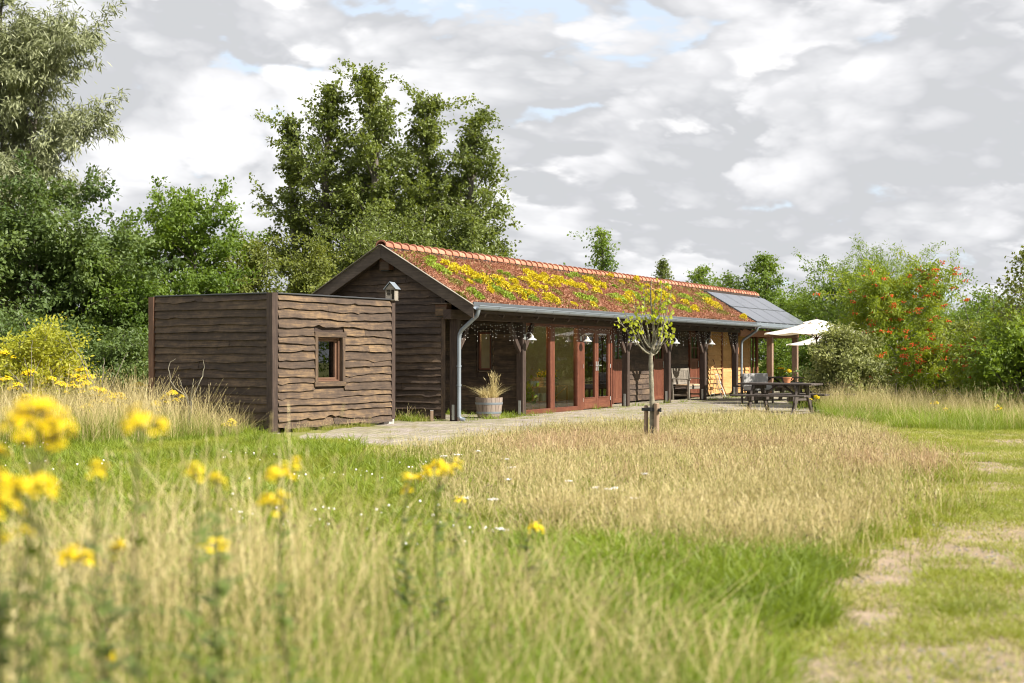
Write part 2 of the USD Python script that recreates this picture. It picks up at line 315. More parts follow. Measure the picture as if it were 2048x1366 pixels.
def wave_fn(r, amp):
    a, b, c = r.uniform(0, 6.28, 3); k1, k2, k3 = r.uniform(1.2, 2.6), r.uniform(4, 7.5), r.uniform(11, 19)
    bumps = [(r.uniform(-1, 9), r.uniform(0.04, 0.14), r.uniform(-2.2, 2.8)) for _ in range(7)]
    def w(u):
        o = 0.75 * np.sin(k1 * u + a) + 0.5 * np.sin(k2 * u + b) + 0.22 * np.sin(k3 * u + c)
        for p, s_, h in bumps: o = o + h * np.exp(-((u - p) / s_) ** 2)
        return amp * o
    return w
def clad(parent, P, span, z0, z1, step, mat, seed, holes=(), amp=0.010, thick=0.030, split=0.6, name='board', minlen=0.12, n0=0.0):
    r = np.random.default_rng(seed); z = z0
    while z < z1 - 0.03:
        st = step * r.uniform(0.86, 1.14); zb, zt = z, min(z + st + 0.035, z1 + 0.02); z += st
        (b0, b1), (t0, t1) = span(zb), span(zt)
        if b1 - b0 < minlen: continue
        w = wave_fn(r, amp * r.uniform(0.5, 1.5))
        cuts = [(b0, b1, t0, t1)]
        for (ua, ub, za, zc) in holes:
            if zt > za + 0.02 and zb < zc - 0.02:
                new = []
                for (p, q, pt, qt) in cuts:
                    if ub <= p or ua >= q: new.append((p, q, pt, qt)); continue
                    if ua > p + 0.03: new.append((p, ua, pt, ua))
                    if ub < q - 0.03: new.append((ub, q, ub, qt))
                cuts = new
        fin = []
        for (p, q, pt, qt) in cuts:
            if q - p > 1.2 and r.random() < split:
                m = r.uniform(p + 0.3 * (q - p), p + 0.75 * (q - p)); fin += [(p, m - 0.002, pt, m - 0.002), (m + 0.002, q, m + 0.002, qt)]
            else: fin.append((p, q, pt, qt))
        for (p, q, pt, qt) in fin:
            n = int(np.clip((q - p) / 0.09, 3, 34)); k = np.linspace(0, 1, n + 1)
            ub_, ut_ = p + (q - p) * k, pt + (qt - pt) * k
            dz = w(ub_) + r.normal(0, 0.003); th = thick * r.uniform(0.85, 1.2)
            rows = [(ut_, np.full(n + 1, zt), np.full(n + 1, n0 + 0.006)), (ub_, zb + dz, np.full(n + 1, n0 + th)), (ub_, zb + dz + 0.002, np.full(n + 1, n0 + 0.004))]
            o = r.random(2) * 60
            m = MB(); vs = np.vstack([P(*row) for row in rows]); uv = np.vstack([np.c_[row[0] + o[0], row[1] + o[1] + row[2]] for row in rows])
            i = np.arange(n); N1 = n + 1
            q1 = np.stack([N1 + i, N1 + i + 1, i + 1, i], 1); q2 = np.stack([2 * N1 + i, 2 * N1 + i + 1, N1 + i + 1, N1 + i], 1)
            m.add(vs, np.vstack([np.vstack([q[:, [0, 1, 2]], q[:, [0, 2, 3]]]) for q in (q1, q2)] + [np.array([[0, N1, 2 * N1], [n, N1 + n, 2 * N1 + n][::-1]])]), uv)
            m.build(name, mat, parent)

# planes of the walls (u along the wall, z up, n out of it)
gable = lambda u, z, n: np.stack([-n, u, z], -1)
bay = lambda u, z, n: np.stack([3.30 - n, u, z], -1)
front = lambda u, z, n: np.stack([u, 1.0 - n, z], -1)
def gable_span(z):
    h = (RIDGE_Z - 0.10 - z) / SLOPE
    return max(RIDGE_T - h, 0.28), min(RIDGE_T + h, 3.35)

# solid walls behind the boards, floor and room
w = MB()
w.prism([(0.28, 0.02), (3.35, 0.02), (3.35, 2.50), (RIDGE_T, 3.58), (0.28, 2.80)], 0, 0.003, 0.10)       # gable
[w.box(p_, q_) for p_, q_ in (((3.305, 0.10, 0.04), (3.40, 0.76, 2.40)), ((3.305, 1.18, 0.04), (3.40, 2.2, 2.40)), ((3.305, 0.76, 0.04), (3.40, 1.18, 0.99)), ((3.305, 0.76, 1.96), (3.40, 1.18, 2.40)))]; w.box((8.73, 0.16, 0.02), (8.81, 1.0, 2.40))
w.box((8.81, 1.003, 0.03), (19.40, 1.09, 2.55)); w.box((3.31, 3.27, 0.02), (25.2, 3.35, 2.5)); w.box((19.40, 1.003, 0.03), (24.02, 1.09, 2.55))
w.build('wall', M['dark_beam'], barn)
r_ = MB()
r_.box((3.40, 3.18, 0.03), (9.0, 3.26, 2.42)); r_.box((3.401, 1.25, 0.03), (3.45, 3.18, 2.42)); r_.box((3.401, 0.2, 0.03), (3.45, 0.7, 2.42)); r_.box((8.95, 1.1, 0.03), (8.998, 3.18, 2.42)); r_.box((3.4, 0.1, 2.36), (9.0, 3.2, 2.42))
r_.build('inner_wall', M['inner_wall'], barn)
MB().box((3.4, 0.14, -0.02), (9.0, 3.2, 0.035)).build('floor', M['inner_floor'], barn)

clad(barn, gable, gable_span, 0.10, 3.60, 0.152, M['dark_wood'], 11, amp=0.011, thick=0.048)
clad(barn, bay, lambda z: (0.13, 2.2), 0.10, 2.35, 0.150, M['dark_wood'], 12, holes=[(0.75, 1.19, 0.98, 1.97)], amp=0.007, thick=0.040)
clad(barn, front, lambda z: (8.83, 19.42), 0.06, 2.35, 0.150, M['dark_wood'], 13, holes=[(10.95, 11.98, 0, 2.2), (14.18, 15.22, 0, 2.2), (17.48, 18.5, 0, 2.2)], amp=0.006, split=0.8, thick=0.04)
clad(barn, front, lambda z: (19.46, 20.84), 0.08, 2.35, 0.165, M['pine'], 14, amp=0.014, split=0.15, thick=0.05)
clad(barn, front, lambda z: (20.98, 22.55), 0.06, 2.35, 0.19, M['pine'], 15, amp=0.0015, thick=0.016, split=0.1)
clad(barn, front, lambda z: (22.60, 24.02), 0.06, 2.35, 0.160, M['pine'], 16, amp=0.016, split=0.0, thick=0.055)
MB().box((20.86, 0.93, 0.02), (20.96, 1.0, 2.4)).build('corner_board', M['beam_red'], barn)
MB().box((-0.035, 0.185, 0.03), (-0.002, 0.285, 2.66)).build('corner_board', M['dark_wood'], barn)
MB().box((24.03, 0.95, 0.02), (24.11, 1.03, 2.4)).build('corner_board', M['pine'], barn)

# posts, braces, beams
PS = [0.075, 3.225, 9.66, 12.88, 16.1, 19.34]
for i, s in enumerate(PS):
    hh = 0.085
    p = MB().box((s - hh, -hh, 0.0), (s + hh, hh, 2.13)).build('post', M['dark_beam'], barn)
    MB().box((s - hh - 0.012, -0.03, 0.02), (s - hh - 0.002, 0.03, 0.34)).build('post_anchor', M['galv'], p)
for i, s in enumerate(PS):
    for d in (-1, 1):
        if (i == 0 and d < 0) or (i == 5 and d > 0): continue
        k = np.linspace(0, 1, 6); b = MB()
        pts = np.c_[s + d * (0.09 + 0.50 * k), np.full(6, 0.0), 1.48 + 0.64 * k + 0.05 * np.sin(PI * k) * -1]
        for a in range(5): b.beam(pts[a], pts[a + 1] + (pts[a + 1] - pts[a]) * 0.02, 0.12, 0.085, up=(d * -0.7, 0, 0.7))
        b.build('brace', M['dark_beam'], barn)
MB().box((-0.28, -0.09, 2.13), (19.6, 0.09, 2.33)).build('eaves_beam', M['dark_beam'], barn)
for i in range(23):
    s = 0.35 + i * 0.86
    MB().beam((s, -0.58, roof_z(-0.58) - 0.22), (s, 1.05, roof_z(1.05) - 0.22), 0.12, 0.06, up=(0, -0.5, 1)).build('rafter', M['dark_beam'], barn)
MB().box((19.62, -0.10, 2.03), (26.9, 0.10, 2.25)).build('porch_beam', M['beam_red'], barn)
MB().box((26.8, 0.1, 2.03), (26.93, 3.3, 2.2)).build('porch_beam', M['beam_red'], barn)
for s, t in ((23.45, 0.0), (26.80, 0.0), (26.8, 3.2)):
    MB().box((s - 0.10, t - 0.10, -0.05), (s + 0.10, t + 0.10, 2.04)).build('porch_post', M['post_wood'], barn)

# roof
def slab(s0, s1, top, thick, mat, name='roof', t0=EAVE_T, ridge=True):
    b = MB()
    z0, zr = roof_z(t0) - top, RIDGE_Z - top
    b.prism([(t0, z0), (RIDGE_T, zr), (2 * RIDGE_T - t0, z0), (2 * RIDGE_T - t0, z0 - thick), (RIDGE_T, zr - thick * 1.1), (t0, z0 - thick)], 0, s0, s1)
    return b.build(name, mat, barn)
roof1 = slab(S0, S1, 0.09, 0.10, M['dark_beam'])
roof2 = slab(S1 + 0.01, S2, 0.07, 0.10, M['slate'], t0=-0.58)
EA = 2 * RIDGE_T - EAVE_T
for s0, s1, m in ((S0 - 0.045, S0 - 0.005, 'barge'), (S2 + 0.005, S2 + 0.045, 'dark_beam')):
    for sgn in (-1, 1):
        te = EAVE_T - 0.05 if sgn < 0 else EA + 0.05
        zt, dz = roof_z(te), 0.27
        b = MB().prism([(te, zt + 0.0), (RIDGE_T, RIDGE_Z), (RIDGE_T, RIDGE_Z - dz * 1.12), (te + (0.02 if sgn < 0 else -0.02), zt - dz)], 0, s0 - 0.002 * sgn, s1 - 0.002 * sgn) if False else None
        b = MB()
        c0 = np.array([(s0 + s1) / 2, te, zt - dz / 2]); c1 = np.array([(s0 + s1) / 2, RIDGE_T - sgn * -0.002, RIDGE_Z - dz / 2 * 1.14])
        # an upright-ended plank: four corners swept across its thickness
        poly = [(te, zt), (RIDGE_T + sgn * 0.002, RIDGE_Z + 0.0), (RIDGE_T + sgn * 0.002, RIDGE_Z - dz * 1.0), (te, zt - dz)]
        b.prism(poly, 0, s0, s1)
        pl = b.build('bargeboard', M[m], barn)
        MB().beam((s0 - 0.01, te, zt + 0.012), (s0 - 0.01, RIDGE_T + sgn * 0.02, RIDGE_Z + 0.012), 0.012, 0.07, up=(0, 0, 1)).build('edge_strip', M['grey_wood' if m == 'barge' else 'zinc'], pl)

# gutter: half-round lengths with seams and brackets
def gutter(s0, s1, t, z, r, mat, n=10, name='gutter'):
    L = (s1 - s0) / n
    for i in range(n):
        a, b = s0 + i * L, s0 + (i + 1) * L - 0.004
        g = np.linspace(PI * 1.02, 2 * PI - 0.02 * PI, 9); m = MB()
        ro, ri = r, r - 0.006
        bead = np.array([(t + r * math.cos(PI) + 0.010 * math.cos(q), z + 0.004 + 0.010 * math.sin(q)) for q in np.linspace(0, 2 * PI, 7)[:-1]])
        pr = np.vstack([np.c_[t + ro * np.cos(g), z + ro * np.sin(g)], np.c_[t + ri * np.cos(g[::-1]), z + ri * np.sin(g[::-1])]])
        k = len(pr); v = np.vstack([np.c_[np.full(k, a), pr], np.c_[np.full(k, b), pr]]); j = np.arange(k)
        m.add(v, np.stack([j, (j + 1) % k, k + (j + 1) % k, k + j], 1))
        k = len(bead); v = np.vstack([np.c_[np.full(k, a), bead], np.c_[np.full(k, b), bead]]); j = np.arange(k)
        m.add(v, np.stack([j, (j + 1) % k, k + (j + 1) % k, k + j], 1))
        gp = m.build(name, mat, barn)
        rr = r + 0.004
        sm = MB(); c = np.c_[np.full(9, b - 0.012), t + rr * np.cos(g), z + rr * np.sin(g)]
        sm.add(np.vstack([c, c + [0.022, 0, 0]]), np.stack([np.arange(8), np.arange(1, 9), np.arange(10, 18), np.arange(9, 17)], 1))
        sm.build('seam', M['zinc_dark'], gp)
gutter(-0.34, 19.62, -0.715, 2.385, 0.075, M['zinc'], 22)
gutter(19.9, 27.0, -0.66, 2.36, 0.07, M['zinc'], 8)
MB().box((-0.30, -0.645, 2.385), (19.7, -0.615, 2.475)).build('eaves_trim', M['zinc_dark'], barn)
MB().box((19.72, -0.635, 2.37), (26.95, -0.600, 2.47)).build('eaves_trim', M['zinc'], barn)
def downpipe(pts, r=0.042):
    pts = np.array(pts); d = MB().tube(pts, r, 12).build('downpipe', M['zinc'], barn, smooth=40)
    for z in (0.75, 1.15):
        MB().tube([pts[-4] * [1, 1, 0] + [0, 0, z - 0.02], pts[-4] * [1, 1, 0] + [0, 0, z + 0.02]], r + 0.007, 12).build('collar', M['zinc'], d, smooth=40)
downpipe([(-0.22, -0.71, 2.36), (-0.22, -0.70, 2.27), (-0.20, -0.66, 2.19), (-0.12, -0.42, 2.03), (-0.05, -0.22, 1.90), (-0.03, -0.165, 1.82), (-0.03, -0.15, 1.72), (-0.03, -0.15, 0.8), (-0.03, -0.15, 0.10), (-0.02, -0.19, 0.05), (0.0, -0.27, 0.03)])
downpipe([(19.55, -0.71, 2.36), (19.55, -0.70, 2.27), (19.56, -0.66, 2.19), (19.57, -0.42, 2.03), (19.58, -0.22, 1.90), (19.58, -0.165, 1.82), (19.58, -0.15, 1.72), (19.58, -0.15, 0.9), (19.58, -0.15, 0.10), (19.58, -0.19, 0.05), (19.58, -0.25, 0.03)])

# ridge tiles, each a half barrel that flares over the next
for i in range(84):
    a = -0.33 + i * 0.3255; g = np.linspace(-0.12, PI + 0.12, 10)
    rings = []
    for ds, rr, dz in ((0.0, 0.135, 0.012), (0.03, 0.135, 0.012), (0.032, 0.122, 0.0), (0.35, 0.108, -0.008)):
        rings.append(np.c_[np.full(10, a + ds), RIDGE_T + rr * np.cos(g), RIDGE_Z - 0.02 + dz + rr * 0.92 * np.sin(g)])
    rings.insert(0, rings[0] * 1.0); rings[0] = np.c_[np.full(10, a), RIDGE_T + 0.112 * np.cos(g), RIDGE_Z - 0.02 + 0.112 * 0.92 * np.sin(g)]
    m = MB(); v = np.vstack(rings); q = []
    for k in range(4):
        j = np.arange(9); q.append(np.stack([k * 10 + j, k * 10 + j + 1, k * 10 + 11 + j, k * 10 + 10 + j], 1))
    m.add(v, np.vstack(q)); m.build('ridge_tile', M['clay'], barn, smooth=35)
MB().box((S0, RIDGE_T - 0.16, RIDGE_Z - 0.13), (S2, RIDGE_T - 0.10, RIDGE_Z - 0.055)).build('ridge_batten', M['dark_beam'], barn)

# solar panels: two rows of four, landscape
nrm = np.array([0, -SLOPE, 1.0]); nrm /= np.linalg.norm(nrm); dn = np.array([0, -1.0, -SLOPE]); dn /= np.linalg.norm(dn)
for row in range(2):
    for col in range(4):
        a = 20.05 + col * 1.70; o = np.array([a, RIDGE_T, RIDGE_Z - 0.07]) + dn * (0.34 + row * 1.04) + nrm * 0.10
        c = [o, o + [1.67, 0, 0], o + [1.67, 0, 0] + dn * 1.01, o + dn * 1.01]
        v = np.vstack([c, np.array(c) - nrm * 0.035])
        f = [(3, 2, 1, 0), (0, 1, 5, 4), (1, 2, 6, 5), (2, 3, 7, 6), (3, 0, 4, 7), (4, 5, 6, 7)]
        pn = MB().add(v, f).build('solar_panel', M['zinc_dark'], barn)
        c = np.array(c); ce = c.mean(0); ci = ce + (c - ce) * np.array([0.978, 0.965, 0.965]) + nrm * 0.003
        MB().add(ci, [(3, 2, 1, 0)], [(0, 0), (1.67, 0), (1.67, 1.0), (0, 1.0)]).build('cells', M['solar'], pn)
    for k in range(8):
        s = 20.4 + k * 0.85; o = np.array([s, RIDGE_T, RIDGE_Z - 0.07]) + dn * (1.38 + row * 1.04)
        MB().beam(o, o + nrm * 0.08, 0.06, 0.06, up=(1, 0, 0)).build('panel_foot', M['galv'], barn) if row else None

# windows, glazed bay, doors
def frame_box(parent, P, u0, u1, z0, z1, w, n0, n1, mat, names=('frame',) * 4):
    for (a, b, c, d) in ((u0, u0 + w, z0, z1), (u1 - w, u1, z0, z1), (u0 + w, u1 - w, z1 - w, z1), (u0 + w, u1 - w, z0, z0 + w)):
        q0, q1 = P(np.array(a), np.array(c), np.array(n0)), P(np.array(b), np.array(d), np.array(n1))
        MB().box(q0, q1).build(names[0], mat, parent)
def pane(parent, P, u0, u1, z0, z1, n, name='pane', mat=None):
    u = np.array([u0, u1, u1, u0, u0, u1, u1, u0]); z = np.array([z0, z0, z1, z1] * 2); nn = np.array([n] * 4 + [n - 0.004] * 4)
    MB().add(P(u, z, nn), [(0, 1, 2, 3)]).build(name, mat or M['glass'], parent)
def part_x(parent, name, label=None):
    x = UsdGeom.Xform.Define(stage, numbered(pth(parent) + '/' + name)); 
    if label: tag(x, label)
    return x.GetPrim()
# slim window of the first bay
wn = part_x(barn, 'window', 'slim red framed window beside the barrel planter')
frame_box(wn, bay, 0.77, 1.17, 1.00, 1.95, 0.035, 0.0, 0.045, M['dark_beam'])
frame_box(wn, bay, 0.805, 1.135, 1.035, 1.915, 0.042, -0.05, 0.02, M['red_wood'], ('sash',) * 4)
pane(wn, bay, 0.847, 1.093, 1.077, 1.873, -0.02)
# glazed bay, plane t = 0.06
gl = lambda u, z, n: np.stack([u, 0.06 - n, z], -1)
gb = part_x(barn, 'glazed_front', 'tall red framed glazing with double doors')
def bar(u0, u1, z0, z1, n0=-0.05, n1=0.05, name='frame', mat='red_wood', parent=None):
    MB().box(gl(np.array(u0), np.array(z0), np.array(n0)), gl(np.array(u1), np.array(z1), np.array(n1))).build(name, M[mat], parent or gb)
bar(3.32, 3.45, 0.0, 2.13); bar(4.83, 5.08, 0.0, 2.13, -0.06, 0.06); bar(6.44, 6.81, 0.0, 2.13, -0.06, 0.06, mat='red_wood'); bar(8.63, 8.73, 0.0, 2.13)
bar(3.45, 4.83, 0.0, 0.11, n1=0.06); bar(5.08, 6.44, 0.0, 0.11, n1=0.06); bar(3.45, 4.83, 2.06, 2.13); bar(5.08, 6.44, 2.06, 2.13); bar(6.81, 8.63, 2.06, 2.13)
pane(gb, gl, 3.45, 4.83, 0.11, 2.06, 0.0); pane(gb, gl, 5.08, 6.44, 0.11, 2.06, 0.0)
for (a, b, hs) in ((6.83, 7.715, 1), (7.725, 8.61, 0)):
    dr = part_x(barn, 'glass_door')
    for (p, q, c, d) in ((a, a + 0.11, 0.02, 2.05), (b - 0.11, b, 0.02, 2.05), (a + 0.11, b - 0.11, 1.94, 2.05), (a + 0.11, b - 0.11, 0.02, 0.28)):
        bar(p, q, c, d, -0.03, 0.035, 'frame', 'red_wood', dr)
    bar(a + 0.11, b - 0.11, 0.285, 0.305, -0.03, 0.045, 'weather_strip', 'red_wood', dr)
    pane(dr, gl, a + 0.11, b - 0.11, 0.30, 1.94, 0.0)
    hx = b - 0.055 if hs else a + 0.055
    MB().box(gl(np.array(hx - 0.02), np.array(0.98), np.array(0.036)), gl(np.array(hx + 0.02), np.array(1.22), np.array(0.046))).tube([gl(np.array(hx), np.array(1.12), np.array(q)) for q in (0.04, 0.085)], 0.010, 8).tube([gl(np.array(hx), np.array(1.12), np.array(0.085)), gl(np.array(hx + (-0.13 if hs else 0.13)), np.array(1.12), np.array(0.085))], 0.010, 8).build('handle', M['galv'], dr)
    for z in (0.25, 1.1, 1.85):
        e = a if hs else b
        MB().box(gl(np.array(e - 0.02), np.array(z - 0.05), np.array(0.036)), gl(np.array(e + 0.02), np.array(z + 0.05), np.array(0.05))).build('hinge', M['galv'], dr)
# plank doors with four small panes
dp = lambda u, z, n: np.stack([u, 0.96 - n, z], -1)
for s in (11.0, 14.23, 17.53):
    d = part_x(barn, 'door')
    q = lambda u0, u1, z0, z1, n0, n1, nm, mt='red_wood': MB().box(dp(np.array(u0), np.array(z0), np.array(n0)), dp(np.array(u1), np.array(z1), np.array(n1))).build(nm, M[mt], d)
    for (a, b, c, e) in ((s - 0.04, s + 0.03, 0.0, 2.16), (s + 0.89, s + 0.96, 0.0, 2.16), (s + 0.03, s + 0.89, 2.09, 2.16)): q(a, b, c, e, -0.05, 0.05, 'door_frame')
    q(s + 0.03, s + 0.15, 0.03, 2.09, -0.02, 0.025, 'stile'); q(s + 0.77, s + 0.89, 0.03, 2.09, -0.02, 0.025, 'stile')
    for (c, e) in ((0.03, 0.16), (1.18, 1.28), (1.98, 2.09)): q(s + 0.15, s + 0.77, c, e, -0.02, 0.025, 'rail')
    for k in range(5): q(s + 0.152 + k * 0.124, s + 0.272 + k * 0.124, 0.16, 1.18, -0.012, 0.012, 'plank')
    q(s + 0.445, s + 0.475, 1.28, 1.98, -0.015, 0.02, 'muntin'); q(s + 0.15, s + 0.445, 1.615, 1.645, -0.015, 0.02, 'muntin'); q(s + 0.475, s + 0.77, 1.615, 1.645, -0.015, 0.02, 'muntin')
    pane(d, dp, s + 0.15, s + 0.77, 1.28, 1.98, 0.0)
    q(s + 0.80, s + 0.84, 1.0, 1.2, 0.026, 0.034, 'handle', 'galv')
MB().box((10.76, 0.955, 1.72), (10.84, 0.99, 1.80)).build('wall_switch', M['white_metal'], barn)
# corner window of the pine extension
cw = part_x(barn, 'window', 'tall brown framed window at the pine corner')
frame_box(cw, front, 24.12, 25.2, 0.05, 2.2, 0.11, -0.05, 0.05, M['beam_red']); pane(cw, front, 24.23, 25.09, 0.16, 2.09, 0.0, mat=M['glass'])
MB().box((24.66, 0.97, 0.16), (24.72, 1.03, 2.09)).build('muntin', M['beam_red'], cw)
MB().box((22.05, 0.94, 0.9), (22.12, 0.985, 1.95)).build('window_trim', M['beam_red'], barn)
# far porch end wall
w2 = MB().box((24.12, 1.2, 0.02), (25.15, 1.26, 2.5)).build('wall', M['dark_beam'], barn)
MB().box((19.36, -0.10, 1.42), (19.44, -0.087, 1.64)).build('name_plate', M['beam_red'], barn)

# ------------------------------------------------------------------ planting on the roof
tvec = np.array([0, 1.0, SLOPE]); tvec /= np.linalg.norm(tvec)
def roof_pt(s, d):                     # d metres up from the eave along the slope
    return np.stack([s, EAVE_T + d * tvec[1], roof_z(EAVE_T) - 0.085 + d * tvec[2]], -1)
RL = (RIDGE_T - EAVE_T) / tvec[1]
def mat_height(s, d):
    p = np.stack([s * 2.2, d * 2.2, s * 0 + 3.1], -1)
    return 0.035 + 0.07 * meshkit.fbm(p, 4, 5) + 0.02 * meshkit.noise(p * 9, 8)
def sedum_end(d): return 19.72 - 0.02 * d
gs, gd = np.meshgrid(np.linspace(S0 + 0.02, S1 - 0.02, 480), np.linspace(0.10, RL - 0.15, 60), indexing='ij')
pp = roof_pt(gs, gd); hh = mat_height(gs, gd)
edge = np.minimum(1, np.minimum(np.minimum(gs - S0, S1 - gs) / 0.12, np.minimum(gd - 0.05, RL - 0.1 - gd) / 0.12).clip(0.05))
pp = pp + nrm * (hh * edge)[..., None]
i, j = np.meshgrid(np.arange(479), np.arange(59), indexing='ij'); K = 60
qd = np.stack([i * K + j, (i + 1) * K + j, (i + 1) * K + j + 1, i * K + j + 1], -1).reshape(-1, 4)
def sedum_mat():
    N = {'geo': ('geometry', {}), 'n': ('noise_texture', {'scale': 1.6, 'detail': 5.0, 'roughness': 0.65}), 'n2': ('noise_texture', {'scale': 22.0, 'detail': 4.0, 'roughness': 0.7}),
         'mx': ('mix_float', {'fac': 0.45}),
         'r': ('rgb_ramp', {'ramp': [(0.28, (0.17, 0.085, 0.05)), (0.42, (0.28, 0.13, 0.08)), (0.55, (0.36, 0.19, 0.11)), (0.66, (0.34, 0.24, 0.12)), (0.8, (0.28, 0.25, 0.09))]}),
         'b': ('bump', {'strength': 0.8, 'distance': 0.03}), 'p': ('principled_bsdf', {'roughness': 0.95, 'specular_ior_level': 0.2})}
    return usdkit.material(stage, LK + 'sedum', N, [('geo.position', 'n.vector'), ('geo.position', 'n2.vector'), ('n.fac', 'mx.a'), ('n2.fac', 'mx.b'), ('mx.result', 'r.fac'), ('r.color', 'p.base_color'), ('n2.fac', 'b.height'), ('b.normal', 'p.normal')], surface='p.BSDF')
sed = MB().add(pp.reshape(-1, 3), qd).build('sedum_carpet', sedum_mat(), barn, smooth=True); tag(sed, kind='stuff')

def sprigs(pts, size, r, up, lean=0.6, k=1):
    """small leaf-like quads at points, as (vertices, faces)"""
    n = len(pts); d = up + r.normal(0, lean, (n, 3)); d /= np.linalg.norm(d, axis=1, keepdims=True)
    a = np.cross(d, r.normal(0, 1, (n, 3))); a /= np.linalg.norm(a, axis=1, keepdims=True)
    s = size * r.uniform(0.6, 1.4, (n, 1))
    v = np.stack([pts, pts + d * s * 0.5 + a * s * 0.30, pts + d * s, pts + d * s * 0.5 - a * s * 0.30], 1).reshape(-1, 3)
    b = np.arange(n)[:, None] * 4
    return v, np.vstack([b + [0, 1, 2], b + [0, 2, 3]])
M['sedum_red'] = leaf('sedum_red', [(0.24, 0.145, 0.075), (0.33, 0.155, 0.095), (0.40, 0.20, 0.13), (0.47, 0.30, 0.19), (0.43, 0.36, 0.16)], 0.15, (1.1, 1.0, 0.8), nscale=1.5)
M['sedum_yellow'] = leaf('sedum_yellow', [(0.50, 0.42, 0.02), (0.68, 0.55, 0.015), (0.78, 0.65, 0.015), (0.74, 0.52, 0.015)], 0.12, (1.0, 0.95, 0.5), spread=0.7, nscale=2.5)
M['sedum_lime'] = leaf('sedum_lime', [(0.20, 0.28, 0.03), (0.34, 0.42, 0.04), (0.46, 0.50, 0.05), (0.55, 0.52, 0.06)], 0.15, (1.0, 1.0, 0.5), spread=0.7, nscale=2.5)
M['sedum_olive'] = leaf('sedum_olive', [(0.15, 0.15, 0.03), (0.26, 0.22, 0.05), (0.34, 0.26, 0.06), (0.40, 0.22, 0.06)], 0.15, (1.0, 1.0, 0.5), spread=0.6, nscale=2.0)
R = np.random.default_rng(21)
n = 80000
ss, dd = R.uniform(S0 + 0.02, S1 - 0.03, n), R.uniform(0.10, RL - 0.14, n)
pts = roof_pt(ss, dd) + nrm * (mat_height(ss, dd) - 0.01)[:, None]
keep = meshkit.fbm(np.stack([ss * 0.8, dd * 1.1, ss * 0], -1), 3, 2) > 0.22
tag(MB().add(*sprigs(pts[keep], 0.05, R, nrm)).build('red_stonecrop', M['sedum_red'], barn), kind='stuff')
n = 9000; ss, dd = R.uniform(S0, S1, n), R.uniform(0.15, RL - 0.14, n)
kp = meshkit.fbm(np.stack([ss * 0.7, dd * 0.9, ss * 0 + 9], -1), 3, 4) > 0.52
pts = roof_pt(ss, dd) + nrm * (mat_height(ss, dd) - 0.01)[:, None]
tag(MB().add(*sprigs(pts[kp], 0.075, R, nrm)).build('olive_stonecrop', M['sedum_olive'], barn), kind='stuff')
# tall thin stems along the ridge
st = MB()
for k in range(90):
    s, d = R.uniform(0.2, 19.3), RL - R.uniform(0.15, 0.75); p = roof_pt(np.array(s), np.array(d)); h = R.uniform(0.10, 0.38) * (1.3 if R.random() < 0.2 else 0.8)
    q = p + [R.normal(0, 0.05), R.normal(0, 0.05), h]; st.tube([p, (p + q) / 2 + R.normal(0, 0.012, 3), q], [0.004, 0.0035, 0.002], 3)
tag(st.build('roof_grass', leaf('roof_grass', [(0.22, 0.25, 0.06), (0.40, 0.34, 0.14)], 0.2), barn), kind='stuff')
def clump(s, d, rs, rd, h, mat, name):
    """a low cushion of flowers: leaf-sized pieces over a lobed dome"""
    n = int(260 + 900 * rs * rd * 4); a, q = R.uniform(0, 2 * PI, n), np.sqrt(R.uniform(0, 1, n))
    lob = 1 + 0.22 * np.sin(3 * a + R.uniform(0, 6)) + 0.13 * np.sin(7 * a + R.uniform(0, 6))
    x, y = q * rs * lob * np.cos(a), q * rd * lob * np.sin(a)
    s_, d_ = np.clip(s + x, S0 + 0.03, S1 + 0.05), np.clip(d + y, 0.06, RL - 0.12)
    bump = meshkit.noise(np.stack([s_ * 11, d_ * 11, s_ * 0], -1), 3)
    z = h * np.sqrt(np.clip(1 - q ** 2.2, 0, 1)) * (0.55 + 0.7 * bump)
    p = roof_pt(s_, d_) + nrm * (mat_height(s_, d_) * 0.7 + z)[:, None]
    MB().add(*sprigs(p, 0.042, R, nrm + 0.0, 0.8)).build(name, mat, barn)
